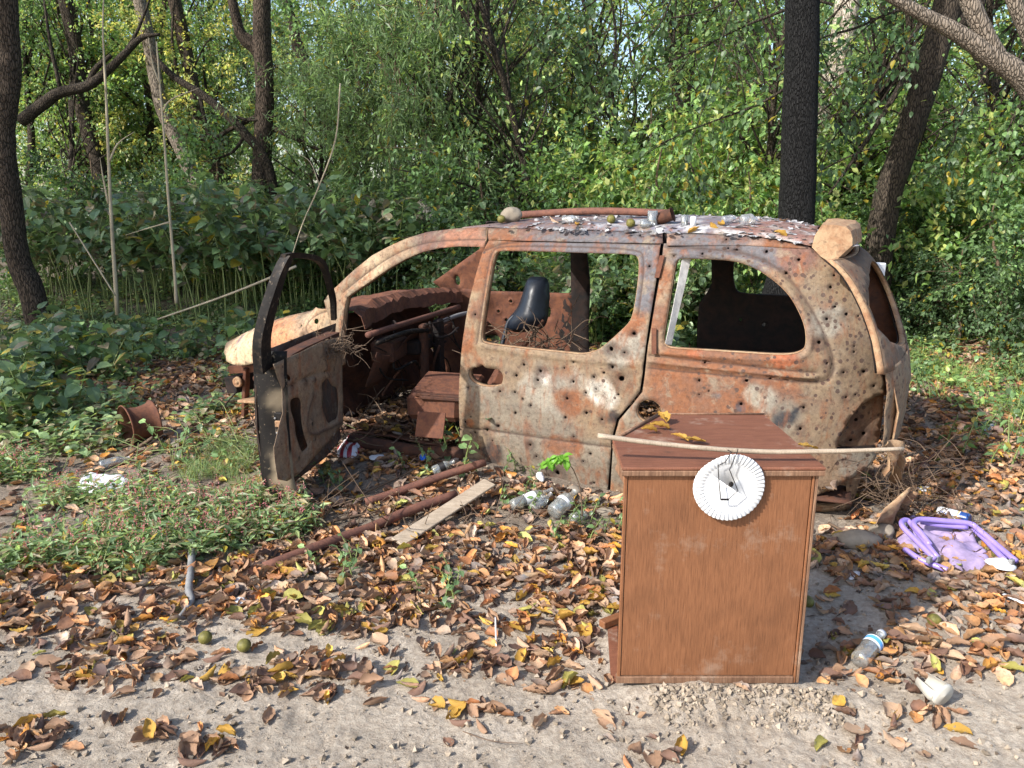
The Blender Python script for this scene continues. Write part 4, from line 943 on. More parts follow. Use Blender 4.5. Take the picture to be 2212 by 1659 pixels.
# --- far wood mass: big sheets of leaves standing well back
def mass(name, n, y0, y1, x0, x1, h, size, pal, label, seed, cat='wood'):
    r_ = np.random.RandomState(seed); x = r_.uniform(x0, x1, n); y = r_.uniform(y0, y1, n); z = gh(x, y) + h * r_.rand(n) ** .9
    P = np.c_[x, y, z]; keep = fbm(P, .35, 3, seed) > -.13 + .28 * (z / h - .6); P = P[keep]; n = len(P)
    D = r_.normal(size=(n, 3)) + [0, 0, -.3]; U = r_.normal(size=(n, 3)) * .5 + [0, -.3, 1]
    o_ = leaf_obj(name, [inst(LT_LO, P, D, U, size * r_.uniform(.6, 1.3, n), cols(r_, n, pal))]); tag(o_, label, cat, kind='stuff')
mass('distant_wood', 36000, 30, 42, -34, 34, 11, .24, 'lime', 'distant sunlit wood far behind the trees', 3)
# --- knotweed: stems with broad leaves on top
def knot_proto(seed, h, nst, size, pal='blue', lowleaf=.35):
    r_ = np.random.RandomState(seed); st = []; out = []
    for k in range(nst):
        b = np.r_[r_.normal(size=2) * .16, -.05]; hh = h * r_.uniform(.7, 1.1); az = r_.uniform(0, 6.28); ln = r_.uniform(.1, .42)
        top = b + np.array([math.cos(az) * ln * hh, math.sin(az) * ln * hh, hh]); mid = (b + top) / 2 + np.array([-math.cos(az), -math.sin(az), 0]) * .08 * hh
        P = smooth_path([b, mid, top], 5); st.append((P, [.009, .004], 5)); az0 = r_.uniform(0, 6.28)
        m = int(7 + hh * 9); q = np.linspace(lowleaf, 1, m)
        for i, t in enumerate(q):
            k_ = t * (len(P) - 1); j = min(int(k_), len(P) - 2); p = P[j] + (P[j + 1] - P[j]) * (k_ - j)
            a2 = az0 + i * 2.4 + r_.normal() * .4; bl = r_.uniform(.05, .35) * (1.15 - t * .5) * h * .6
            d = np.array([math.cos(a2), math.sin(a2), .35]); e = p + d * bl; st.append((np.array([p, (p + e) / 2 + [0, 0, .02], e]), [.003, .0015], 3))
            nl = 1 + int(bl / .07); s_ = np.linspace(.35, 1, nl)[:, None]; pp = p + d * bl * s_
            D = np.array([math.cos(a2), math.sin(a2), -.25]) + r_.normal(size=(nl, 3)) * .55; U = np.array([0, -.15, 1.0]) + r_.normal(size=(nl, 3)) * .28
            out.append(inst(BIG if size > .09 else LT_HI, pp, D, U, size * r_.uniform(.55, 1.2, nl), cols(r_, nl, pal, .03)))
    return st, out
def make_plant(name, seed, label, group, cat='plant', **kw):
    st, out = knot_proto(seed, **kw); root = empty(name, (0, 0, 0), label, cat, group)
    V, F, c = tubes_mesh(st, (.2, .26, .08)); mesh_obj('stem', V, F, M['stem'], root, c); leaf_obj('foliage', out, root, 'bigleaf'); return root
KP = [make_plant('tall_broadleaf_plant', 201, 'tall broad-leaved weed on bare green stems in the thicket at the left', 'tall weeds of the left thicket', h=1.6, nst=5, size=.125, lowleaf=.55),
      make_plant('tall_broadleaf_plant', 202, 'tall broad-leaved weed on bare green stems in the thicket at the left', 'tall weeds of the left thicket', h=1.45, nst=6, size=.115, lowleaf=.5),
      make_plant('broadleaf_weed', 203, 'knee-high broad-leaved weed in the undergrowth around the van', 'knee-high weeds around the van', h=.55, nst=5, size=.13, lowleaf=.15),
      make_plant('broadleaf_weed', 204, 'knee-high broad-leaved weed in the undergrowth around the van', 'knee-high weeds around the van', h=.42, nst=5, size=.11, lowleaf=.1, pal='mid'),
      make_plant('low_weed', 205, 'low green weed sprawling over the leaf litter', 'low weeds in the litter', h=.34, nst=5, size=.085, lowleaf=.1, pal='mid')]
ku = [0] * 5
def kput(k, x, y, sc=1, rot=None):
    s_, t_ = van_st(x, y)
    if -1.7 < s_ < 2.95 and -2.0 < t_ < .35: return
    if 4.3 < y < 6.9 and -3.6 < x < -1.55: return
    if y > 6.3 and k in (2, 3) and rs.rand() < .35: return
    put(KP[k], x, y, rs.uniform(0, 6.28) if rot is None else rot, sc * rs.uniform(.85, 1.15), first=(ku[k] == 0)); ku[k] += 1
for i in range(60):
    Y = rs.uniform(9.2, 12.8); p = AT(rs.uniform(20, 960), 500, Y); kput(i % 2, p[0], Y, 1)
for i in range(20):
    Y = rs.uniform(7.6, 9.4); p = AT(rs.uniform(880, 1560), 500, Y); kput(rs.choice([0, 1, 2]), p[0], Y, .62)
for i in range(70):
    Y = rs.uniform(5.6, 8.6) if i % 3 else rs.uniform(4.7, 6); px_ = rs.uniform(-60, 640) if Y > 5.6 else rs.uniform(-60, 200); p = AT(px_, 600, Y); kput(2 + i % 2, p[0], Y, 1.0)
for i in range(26):
    Y = rs.uniform(6.5, 8.4); p = AT(rs.uniform(560, 1700), 500, Y); kput(2 + i % 2, p[0], Y, .95)
for i in range(34):
    Y = rs.uniform(6.8, 11); p = AT(rs.uniform(1950, 2300), 500, Y); kput(rs.choice([2, 3, 4]), p[0], Y, .6 if Y < 9 else .9)
for px_, py_ in ((20, 990), (90, 960), (160, 930), (60, 880), (10, 1000), (-30, 930)):
    p = G(px_, py_ + 20); kput(2, p[0], p[1], 1.05)
for px_, py_ in ((530, 1010), (470, 1000), (420, 985), (560, 1120), (500, 1130), (640, 1140), (430, 1110), (350, 1070), (610, 1010), (1050, 990), (1110, 1015), (1140, 1020), (1230, 1150), (1290, 1140), (1130, 1085), (980, 960), (970, 1290), (920, 1010), (750, 1240), (240, 1250), (1990, 800), (2080, 790), (2150, 830), (1970, 860), (2140, 940), (2190, 900), (2100, 990), (720, 1060), (210, 1160), (80, 1150)):
    p = G(px_, py_); s_, t_ = van_st(p[0], p[1])
    put(KP[4], p[0], p[1], rs.uniform(0, 6.28), rs.uniform(.35, .6) * (.8 if py_ > 1000 else 1.5)); ku[4] += 1
# --- ground cover
def cover(name, region, n, hmin, hmax, size, pal, label, seed, kind='leaf', pink=0, cat='ground cover'):
    r_ = np.random.RandomState(seed); poly = np.array(region, float); lo, hi = poly.min(0), poly.max(0); P = []
    px_ = np.c_[r_.uniform(lo[0], hi[0], n * 4), r_.uniform(lo[1], hi[1], n * 4)]
    pw = np.array([G(*q)[:2] for q in poly]); lo, hi = pw.min(0), pw.max(0)
    q = np.c_[r_.uniform(lo[0], hi[0], n * 6), r_.uniform(lo[1], hi[1], n * 6)]; q = q[inpoly(q, pw)]
    q = q[fbm(np.c_[q, q[:, :1] * 0], 2.2, 3, seed) > .0]
    q = q[~((np.abs(q[:, 0] + 2.35) < .32) & (q[:, 1] > 4.3) & (q[:, 1] < 5.2))]
    s_, t_ = van_st(q[:, 0], q[:, 1]); q = q[~((s_ > -1.5) & (s_ < 2.3) & (t_ > -1.9) & (t_ < .06))][:n]
    z = gh(q[:, 0], q[:, 1]); out = []; m = len(q)
    if kind == 'grass':
        hgt = r_.uniform(hmin, hmax, m); D = r_.normal(size=(m, 3)) * .35 + [0, 0, 1]
        W = size; V = []; 
        d = D / np.linalg.norm(D, axis=1)[:, None]; sd = np.cross(d, r_.normal(size=(m, 3))); sd /= np.linalg.norm(sd, axis=1)[:, None]
        b = np.c_[q, z]; bend = np.c_[d[:, :2] * 1.2, np.zeros(m)]
        A = [b - sd * W, b + sd * W, b + d * hgt[:, None] * .55 + sd * W * .8, b + d * hgt[:, None] * .55 - sd * W * .8, b + d * hgt[:, None] + bend * hgt[:, None] * .5]
        V = np.stack(A, 1).reshape(-1, 3); I = np.arange(m)[:, None] * 5
        out.append((V, [I + np.array([[0, 1, 2, 3]]), I + np.array([[3, 2, 4]])], np.repeat(cols(r_, m, pal), 5, 0)))
    else:
        hh = r_.uniform(hmin, hmax, m) ; k = 4
        for j in range(k):
            p = np.c_[q + r_.normal(size=(m, 2)) * .03, z + hh * (j + .6) / k]
            D = r_.normal(size=(m, 3)) * [1, 1, .3] + [0, 0, .2]; U = np.array([0, -.1, 1.]) + r_.normal(size=(m, 3)) * .35
            out.append(inst(LT_SLIM2 if pink else LT_HI, p, D, U, size * r_.uniform(.6, 1.2, m), cols(r_, m, pal)))
        if pink:
            sel = r_.rand(m) < pink; b = np.c_[q, z + hh][sel]; mm = len(b); e = r_.normal(size=(mm, 3)) * .25 + [0, 0, 1]
            for j in range(5):
                p = b + e * (.005 + .006 * j) ; out.append(inst(LT_LO, p, r_.normal(size=(mm, 3)) + [0, 0, .6], r_.normal(size=(mm, 3)), .009 * np.ones(mm), np.ones((mm, 3)) * [.62, .22, .27] * r_.uniform(.7, 1.2, (mm, 1))))
    o_ = leaf_obj(name, out); tag(o_, label, cat, kind='stuff')
LT_SLIM2 = (np.array([(0, 0, 0), (-.15, .4, .03), (0, 1, -.12), (.15, .4, .03)], float), [(0, 1, 2), (0, 2, 3)])
cover('smartweed', [(-60, 1000), (120, 990), (330, 1080), (480, 1100), (560, 1080), (640, 1090), (690, 1150), (560, 1180), (420, 1215), (300, 1240), (120, 1230), (-80, 1260)], 2100, .03, .17, .066, 'weed', 'carpet of pink-flowered smartweed at the left edge of the litter', 11, pink=.6)
cover('grass', [(395, 960), (520, 950), (590, 1010), (560, 1090), (430, 1080), (370, 1020)], 1500, .05, .14, .0016, 'weed', 'bright grass tuft in front of the open door', 12, 'grass', cat='grass')
cover('ground_ivy', [(-100, 640), (900, 600), (620, 760), (560, 900), (430, 960), (-100, 1010)], 3600, .04, .22, .075, 'weed', 'green undergrowth covering the ground left of the van', 13)
cover('meadow_grass', [(-100, 620), (900, 590), (640, 700), (300, 800), (-100, 800)], 3500, .1, .35, .0035, 'willow', 'thin grass under the thicket on the left', 14, 'grass', cat='grass')
cover('clearing_weeds', [(1930, 700), (2300, 640), (2350, 850), (2300, 960), (2080, 900), (1950, 830)], 1100, .03, .16, .06, 'lime', 'green weeds in the clearing right of the van', 15)
cover('clearing_grass', [(1930, 740), (2300, 700), (2350, 860), (2300, 1000), (2180, 960), (1950, 850)], 3000, .06, .2, .003, 'lime', 'grass in the clearing right of the van', 16, 'grass', cat='grass')
cover('undergrowth', [(560, 600), (1750, 520), (2400, 560), (2400, 660), (1700, 760), (700, 720)], 6500, .05, .35, .085, 'mid', 'green undergrowth on the woodland floor behind the van', 17)
# --- big named trunks of the photo
def trunk_tree(name, path, Y, rad, bark, label, up=None, crownkw=None, seg=16, cat='tree', group=None, rough=.10, limbs=(), dy=0, ground_base=True):
    P = [AT(px_, py_, Y + dy * i) for i, (px_, py_) in enumerate(path)]
    if ground_base: P = P + [np.array([P[-1][0] + (P[-1][0] - P[-2][0]) * .2, P[-1][1], float(gh(P[-1][0], P[-1][1])[0]) - .15])] if P[-1][2] > gh(P[-1][0], P[-1][1])[0] else P
    P = P[::-1]; d = nrm(P[-1] - P[-2])
    if up: P = P + [P[-1] + d * up * .5 + [.1, .1, .2], P[-1] + d * up + [.2, -.1, .8]]
    base = P[0].copy(); base[2] = float(gh(base[0], base[1])[0]) if ground_base else base[2]
    root = empty(name, base, label, cat, group); off = base
    sp_ = smooth_path([p - off for p in P], 7); v, f = tube(sp_, rad, seg, rough=rough, rs=6 if rad[0] > .1 else 12)
    mesh_obj('trunk', v, f, M[bark], root)
    for (lp, lr) in limbs:
        lpw = [AT(a_, b_, Y) if len((a_, b_)) == 2 else None for a_, b_ in lp]
        v, f = tube(smooth_path([p - off for p in lpw], 5), lr, 9, rough=.12, rs=14); mesh_obj('limb', v, f, M[bark], root)
    if crownkw:
        r_ = np.random.RandomState(abs(hash(label)) % 1000 if False else int(Y * 37) % 997); tp_ = sp_[-1] + np.array(crownkw.get('shift', (0, 0, 0)))
        parts, tw, _ = crown(r_, tp_, crownkw['rad'], crownkw['n'], crownkw['pal'], crownkw.get('size', .1), LT_LO, crownkw.get('clumps', 40), crownkw.get('spread', .5))
        leaf_obj('crown', parts, root)
    return root
trunk_tree('tree', [(15, -60), (22, 150), (8, 300), (25, 450), (40, 560), (72, 640)], 8.9, [.15, .125, .115, .10, .09], 'bark', 'thick crooked brown tree trunk at the left edge of the photo', 5, dict(rad=(3, 3, 2), n=9000, pal='mid', size=.1))
trunk_tree('tree', [(568, -40), (566, 80), (572, 200), (568, 300), (566, 420)], 12.0, [.17, .135, .13, .12, .11], 'bark', 'straight ridged trunk between the dark forked branches, left of the middle', 6, dict(rad=(3, 3, 2), n=9000, pal='mid', size=.1),
           limbs=[([(570, 150), (555, 110), (522, 78), (508, 30), (495, -30)], [.10, .06]), ([(568, 130), (545, 85), (520, 70)], [.05, .03]), ([(560, 250), (505, 275), (460, 300), (420, 300)], [.04, .02]), ([(575, 270), (640, 300), (700, 330)], [.05, .02])])
trunk_tree('charred_tree', [(1738, -60), (1733, 60), (1729, 200), (1725, 330), (1722, 440), (1712, 560), (1690, 640)], 7.4, [.22, .17, .16, .15, .145, .14], 'burnt', 'blackened charcoal trunk standing right behind the van roof', 4, None, 20, rough=.06)
trunk_tree('tree', [(2072, -80), (2034, 60), (1992, 200), (1952, 320), (1925, 400), (1905, 490), (1893, 600)], 8.8, [.17, .15, .14, .14, .15, .145], 'barkdark', 'leaning dark brown trunk right of the charcoal trunk', 3, dict(rad=(2.6, 2.2, 1.5), n=8000, pal='dark', size=.09, shift=(0, 1.5, 1.2)),
           limbs=[([(2050, 60), (2105, 20), (2110, -60)], [.10, .09]), ([(1960, 160), (1900, 260), (1840, 350), (1790, 420)], [.035, .012])])
trunk_tree('tree', [(1840, -60), (1822, 70), (1800, 180), (1775, 280), (1750, 370), (1742, 450)], 11.3, [.20, .175, .165, .155, .15], 'barkpale', 'pale sunlit trunk half hidden behind the charcoal trunk', 4)
trunk_tree('tree', [(1600, -60), (1590, 60), (1578, 240), (1572, 420)], 17, [.13, .12, .1], 'barkgrey', 'thin grey trunk in the bright thicket behind the van', 4)
trunk_tree('tree', [(948, -60), (942, 60), (938, 160), (930, 420)], 15, [.2, .18, .16], 'barkdark', 'dark trunk above the middle of the thicket', 4)
trunk_tree('tree', [(290, -60), (320, 80), (350, 230), (395, 330), (430, 430)], 15, [.16, .13, .11, .1], 'barkgrey', 'slim grey trunk leaning left behind the arching bough', 4)
trunk_tree('tree', [(640, 90), (655, 130), (690, 210), (720, 290), (760, 420)], 16, [.16, .13, .1], 'barkdark', 'thin dark trunk leaning left beside the ridged trunk', 3)
trunk_tree('tree', [(430, 250), (455, 330), (480, 420)], 16, [.14, .12], 'bark', 'short dark trunk deep in the shade left of the ridged trunk', 3)
trunk_tree('tree', [(180, 240), (205, 330), (230, 430)], 15, [.15, .12], 'barkdark', 'dark stem leaning below the arching bough', 2)
trunk_tree('fallen_tree', [(320, 110), (375, 165), (430, 200), (480, 240), (530, 290), (585, 380)], 11.9, [.08, .07, .055, .04], 'barkdark', 'dark fallen trunk leaning down to the right across the thicket', None, None, 12, cat='tree', limbs=[([(480, 240), (540, 260), (600, 250)], [.03, .01]), ([(430, 200), (450, 290), (470, 350)], [.03, .01]), ([(530, 290), (500, 330), (440, 350)], [.03, .01])])
trunk_tree('fallen_tree', [(345, 74), (305, 82), (268, 118), (235, 150), (190, 185), (130, 200), (92, 226), (45, 262)], 11.6, [.085, .08, .07, .055, .045, .02], 'barkdark', 'black arching bough curving over the left thicket', None, None, 12, ground_base=False, limbs=[([(190, 185), (205, 150), (240, 120)], [.05, .03]), ([(130, 190), (110, 100), (95, 0)], [.03, .015]), ([(268, 118), (300, 60), (330, -20)], [.03, .012])])
trunk_tree('stump', [(972, 385), (975, 430), (978, 480)], 11, [.13, .11, .09], 'barkdark', 'short dark stump among the leaves behind the van bonnet')
trunk_tree('log', [(1168, 318), (1120, 345), (1075, 372), (1040, 390)], 12.5, [.07, .10, .11], 'barkgrey', 'broken grey log lying up in the thicket behind the van roof', ground_base=False, cat='log')
trunk_tree('log', [(900, 440), (915, 455), (930, 475)], 9.6, [.09, .08], 'barkpale', 'pale rotten log end in the weeds behind the van bonnet', ground_base=False, cat='log')
# overhanging bough from a tree standing just right of the picture
bough = empty('overhanging_tree', (5.2, 6.4, 0), 'grey-brown tree at the right edge whose thick bough crosses the top right corner', 'tree')
def wt(P, Y): return [AT(a_, b_, Y) - np.array([5.2, 6.4, 0]) for a_, b_ in P]
v, f = tube(smooth_path([np.array([.3, .1, -.3]), np.array([.1, 0, 2.0])] + wt([(2330, 300), (2212, 172), (2140, 120), (2062, 68), (1990, 30), (1910, -15), (1820, -60)], 6.2), 6), [.14, .12, .095, .08, .065, .05, .04, .03], 14, rough=.08, rs=9); mesh_obj('trunk', v, f, M['barkgrey'], bough)
v, f = tube(smooth_path(wt([(2160, 128), (2120, 60), (2085, -20), (2070, -90)], 6.2), 6), [.06, .065, .05], 12, rough=.08, rs=9); mesh_obj('limb', v, f, M['barkgrey'], bough)
v, f = tube(smooth_path(wt([(2290, 260), (2240, 120), (2190, 0), (2160, -90)], 6.8), 6), [.07, .06, .05], 12, rough=.08, rs=9); mesh_obj('limb', v, f, M['barkgrey'], bough)
rr_ = np.random.RandomState(77); tw = []; parts = []
def spray(P, Y, r0, nleaf, size=.08, pal='dark', sub=5, sublen=.5):
    Y = Y + 2.0
    W = smooth_path(wt(P, Y), 5); tw.append((W, [r0, r0 * .25], 6)); T = np.gradient(W, axis=0)
    for k in range(sub):
        q = rr_.uniform(.15, 1); i = int(q * (len(W) - 1)); d = nrm(nrm(T[i]) * .6 + rr_.normal(size=3) * .7 + [0, 0, -.35]); L = sublen * rr_.uniform(.5, 1.3)
        tt = np.linspace(0, 1, 5)[:, None]; pp = W[i] + d * L * tt + np.array([0, 0, -.25 * L]) * tt ** 2; tw.append((pp, [r0 * .3, .0012], 4))
        m = nleaf; t2 = rr_.rand(m)[:, None]; p = W[i] + d * L * t2 + np.array([0, 0, -.25 * L]) * t2 ** 2 + rr_.normal(size=(m, 3)) * .05
        D = d + rr_.normal(size=(m, 3)) * .6 + [0, 0, -.4]; parts.append(inst(LT_HI, p, D, rr_.normal(size=(m, 3)) * .35 + [0, 0, 1], size * rr_.uniform(.6, 1.2, m), cols(rr_, m, pal, .04)))
for P_, Y_, r0 in (([(1720, 175), (1640, 225), (1560, 255), (1470, 290), (1400, 330)], 5.9, .016), ([(1700, 20), (1600, 60), (1500, 110), (1400, 150)], 6.0, .016), ([(1800, 10), (1660, -20), (1500, 30), (1330, 60), (1230, 130)], 6.4, .015),
                   ([(2062, 68), (1960, 20), (1850, 60), (1760, 90), (1690, 160)], 6.1, .022), ([(2000, 40), (1930, 130), (1870, 220), (1800, 300), (1770, 370)], 6.0, .016), ([(2140, 140), (2080, 240), (2050, 330), (1990, 380)], 6.3, .014),
                   ([(2212, 200), (2170, 300), (2140, 380)], 6.2, .012), ([(1600, -20), (1560, 80), (1530, 200), (1490, 330), (1510, 400)], 5.8, .010), ([(1460, -30), (1420, 60), (1330, 140), (1290, 200)], 6.0, .010), ([(1950, -10), (1880, 120), (1800, 170)], 6.3, .012), ([(1340, -40), (1260, 20), (1180, 60)], 6.2, .01)):
    spray(P_, Y_, r0, 20, sub=11, pal='dark' if rr_.rand() < .6 else 'mid', sublen=.42)
V, F, c = tubes_mesh(tw, (1, 1, 1)); mesh_obj('twigs', V, F, M['barkdark'], bough); leaf_obj('crown', parts, bough)
# unseen taller trees left of the frame, added to shade the thicket
sh = make_tree('tall_tree', 301, (0, 0, 0), 'tall leafy tree beyond the left edge, shading the thicket', 'tree', 'tall trees beyond the left edge', h=11, r=2.6, pal='mid', nleaf=9000, size=.17, bark='bark', crown_z=.68, rz_=.26, trunk_r=.16, nclump=60, spread=.6)
for k, (x_, y_) in enumerate(SHADE): put(sh, x_, y_, k * 1.3, SHSC[k], first=(k == 0))
# dead pale stalks in front of the thicket
def stalk(name, path, Y, r, label, side=(), mat='pale', group=None):
    P = [AT(a_, b_, Y) for a_, b_ in path]; b = P[-1].copy(); root = empty(name, b, label, 'dead stalk', group)
    v, f = tube(smooth_path([p - b for p in P][::-1], 5), r, 7); mesh_obj('stalk', v, f, M[mat], root)
    for s in side:
        Q = [AT(a_, b_, Y) - b for a_, b_ in s]; v, f = tube(smooth_path(Q, 4), [r[1] * .8 if len(r) > 1 else .004, .002], 5); mesh_obj('side_shoot', v, f, M[mat], root)
stalk('dead_stalk', [(226, -30), (222, 60), (229, 200), (234, 330), (241, 480), (254, 680)], 8.4, [.024, .018, .016, .012, .008, .006], 'tallest bleached dead stalk at the left, bare from ground to treetops', [[(236, 350), (255, 310), (290, 285)], [(234, 440), (222, 380), (216, 340)], [(229, 200), (222, 120)]])
stalk('dead_stalk', [(338, 90), (345, 180), (355, 300), (363, 420), (378, 600), (381, 655)], 8.4, [.020, .016, .013, .010, .007], 'second bleached stalk, right of the tallest one, with side shoots', [[(352, 240), (370, 215), (430, 190)], [(345, 180), (330, 140), (320, 80)], [(366, 480), (330, 490), (270, 508)]])
stalk('dead_stalk', [(630, 555), (655, 480), (690, 400), (725, 300), (735, 180)], 7.6, [.008, .007, .005], 'thin dead stalk rising from the top of the open door', [[(690, 400), (670, 350), (640, 330)]])
stalk('dead_stalk', [(340, 690), (470, 645), (560, 610), (640, 575)], 7.8, [.014, .012, .009], 'long pale cane lying aslant in the weeds behind the wing')
stalk('dead_stalk', [(150, 480), (200, 560), (250, 640)], 8.2, [.009, .007], 'thin bare cane leaning left of the tallest stalk')
print('plants done', used, ku)
# ------------------------------------------------------------------ cabinet
FL, FR_ = GZ(1335, 1474, .0), GZ(1722, 1462, .0); FL[1] = FR_[1] = (FL[1] + FR_[1]) / 2
HC = .795
TF = GZ(1346, 1001, HC)
tops = [GZ(*p, HC) for p in ((1352, 990), (1323, 943), (1425, 888), (1650, 888), (1774, 984))]
cab = empty('wooden_cabinet', (FL[0], FL[1], -.012), 'brown veneered wooden cabinet standing upright in front of the van', 'cabinet')
o3 = np.array([FL[0], FL[1], 0])
fx = nrm(np.r_[(FR_ - FL)[:2], 0]); fy = np.array([-fx[1], fx[0], 0]); Wd = np.linalg.norm((FR_ - FL)[:2])
def cbx(x0, x1, y0, y1, z0, z1, name, mat, bev=.002, par=cab):
    c = fx * (x0 + x1) / 2 + fy * (y0 + y1) / 2 + [0, 0, (z0 + z1) / 2]; v, f = box(c, (x1 - x0, y1 - y0, z1 - z0), np.c_[fx, fy, [0, 0, 1]], bev)
    return mesh_obj(name, v, f, M[mat], par, None, False)
x0_, x1_ = .0, Wd
cbx(x0_ + .012, x1_ - .022, .0, .014, .028, HC - .028, 'front_panel', 'wood')
cbx(x0_ - .001, x0_ + .010, -.002, .016, .0, HC - .029, 'side_panel', 'wood')
cbx(x1_ - .020, x1_ - .012, -.004, .44, .0, HC - .029, 'side_panel', 'wood')
cbx(x1_ - .010, x1_ + .0, -.003, .44, .0, HC - .029, 'side_panel', 'woodedge')
cbx(x0_ - .004, x1_ - .02, -.006, .02, .0, .026, 'base_rail', 'woodedge')
# back and slanting sides of the body
bk = [t.copy() for t in tops]; Vb = []
for t in (bk[1], bk[2], bk[3], bk[4]): Vb.append(t - o3)
Vb[0] = fx * .006 + fy * .012; Vb[1] = fx * .13 + fy * .42
ctr = sum(Vb) / 4; Vb = [ctr + (q - ctr) * .93 for q in Vb]
Vq = np.array([[q[0], q[1], z_] for z_ in (0, HC - .03) for q in Vb])
mesh_obj('back_panel', Vq, [(i, i + 1, 5 + i, 4 + i) for i in range(3)], M['wood'], cab, None, False, .012)
# top slab
oc = [np.r_[(fx * (x0_ - .012) + fy * -.016)[:2], 0], *[np.r_[(t - o3)[:2], 0] for t in tops[1:4]], np.r_[(fx * (x1_ + .016) + fy * .03)[:2], 0], np.r_[(fx * (x1_ + .014) - fy * .016)[:2], 0]]
def slab(name, poly, z0, z1, mat, bev=.004):
    P = np.array(poly)[:, :2]; c = P.mean(0); n = len(P); V = []
    for z_, k in ((z0, 0), (z0 + bev, 1), (z1 - bev, 1), (z1, 0)):
        for p in P: V.append(np.r_[p - nrm(p - c) * (0 if k else bev), z_])
    F = [(l * n + i, l * n + (i + 1) % n, (l + 1) * n + (i + 1) % n, (l + 1) * n + i) for l in range(3) for i in range(n)] + [tuple(range(n))[::-1], tuple(3 * n + i for i in range(n))]
    v = np.array(V); 
    if sum((v[i, 0] * v[(i + 1) % n, 1] - v[(i + 1) % n, 0] * v[i, 1]) for i in range(n)) < 0: F = [f[::-1] for f in F]
    return mesh_obj(name, v, F, M[mat], cab, None, False)
slab('top', oc, HC - .012, HC, 'woodtop'); slab('top_edge', [q * .999 for q in oc], HC - .031, HC - .0125, 'woodedge', .003)
v, f = tube([oc[1] + [.008, -.004, HC + .004], oc[2] + [0, -.012, HC + .004]], .007, 6); mesh_obj('raised_lip', v, f, M['woodedge'], cab)
v, f = tube([oc[2] + [0, -.01, HC + .003], oc[3] + [0, -.01, HC + .003]], .004, 6); mesh_obj('raised_lip', v, f, M['woodedge'], cab)
v, f = box(oc[0] * .5 + oc[1] * .5 + [.05, -.0, HC - .085], (.018, .18, .10), rz(.35) @ np.array([[1, 0, 0], [0, .9, -.43], [0, .43, .9]]), .003); mesh_obj('loose_side_batten', v, f, M['woodedge'], cab, None, False)
yf = FL[1]
# pole across the cabinet
def thing_tube(name, pts, r, mat, label, cat, seg=9, rough=0, rs=None, group=None, nn=5, flat=1):
    P = smooth_path(pts, nn); b = P[0].copy(); v, f = tube(P - b, r, seg, rough=rough, rs=rs, flat=flat)
    o = mesh_obj(name, v, f, M[mat]); o.location = b; return tag(o, label, cat, group)
pp = [AT(a_, b_, 2.385) for a_, b_ in ((1291, 941), (1380, 953), (1480, 964), (1570, 972), (1660, 976), (1760, 975), (1860, 973), (1952, 969))]
zmin = min(p[2] for p in pp[2:6]); 
for p in pp: p[2] += (HC + .0075) - zmin if zmin < HC + .0075 else 0
thing_tube('wooden_pole', pp, [.0085, .008, .0085, .0075, .006], 'plank', 'thin bowed bare pole lying across the top of the wooden cabinet', 'pole', 10, .06, 30)
# paper plate hung on a bent wire
pc = AT(1575, 1051, yf - .022); prof = [(0, 0), (.074, 0), (.082, .0035), (.088, .006), (.113, .0105), (.115, .009)]
seg = 288; V = []; F = []
for i, (r_, z_) in enumerate(prof):
    for j in range(seg):
        a_ = 2 * math.pi * j / seg; fl = (.0022 * math.cos(48 * a_ * 1.0) if i >= 3 else 0); k = 1 - .045 * math.exp(-((math.atan2(math.sin(a_ - 2.2), math.cos(a_ - 2.2))) / .5) ** 2) * (i > 3)
        V.append((r_ * k * math.cos(a_), -(z_ + fl), r_ * k * math.sin(a_)))
n = len(prof); F = [(i * seg + j, i * seg + (j + 1) % seg, (i + 1) * seg + (j + 1) % seg, (i + 1) * seg + j) for i in range(n - 1) for j in range(seg)]
Vp = np.array(V); Vp[:, 1] += .012 * (Vp[:, 0] / .11) ** 2; Vp[:, 1] -= .05 * Vp[:, 2]
pl = mesh_obj('paper_plate', Vp, F, M['plate'], None, None, True, .0012); pl.location = pc; tag(pl, 'white paper plate with a fluted rim hung on the front of the cabinet', 'plate')
v, f = lathe([(0, .002), (.006, .0015), (.008, 0)], 9); v = v[:, [0, 2, 1]] * [1, -1, 1.2] + [.005, -.004, .009]; mesh_obj('burn_hole', v, f, M['char'], pl)
wp = [AT(a_, b_, yf - .045) for a_, b_ in ((1580, 976), (1567, 998), (1551, 1006), (1553, 1040), (1557, 1080), (1575, 1078), (1594, 1060), (1586, 1040), (1576, 1015), (1592, 978))]
wp = [AT(1572, 972, yf + .0)] + wp + [AT(1594, 970, yf + .0)]
P = [] 
for a_, b_ in zip(wp[:-1], wp[1:]): P += [a_ + (b_ - a_) * k / 3 for k in range(3)]
P.append(wp[-1]); thing_b = P[0]; v, f = tube(np.array(P) - thing_b, .0016, 6); o = mesh_obj('bent_wire', v, f, M['wire']); o.location = thing_b; tag(o, 'bent black wire hooked over the pole and through the paper plate', 'wire')
v, f = box(AT(1566, 1079, yf - .047) - thing_b, (.026, .004, .007), None, .002); mesh_obj('charred_tip', v, f, M['char'], o, None, False)
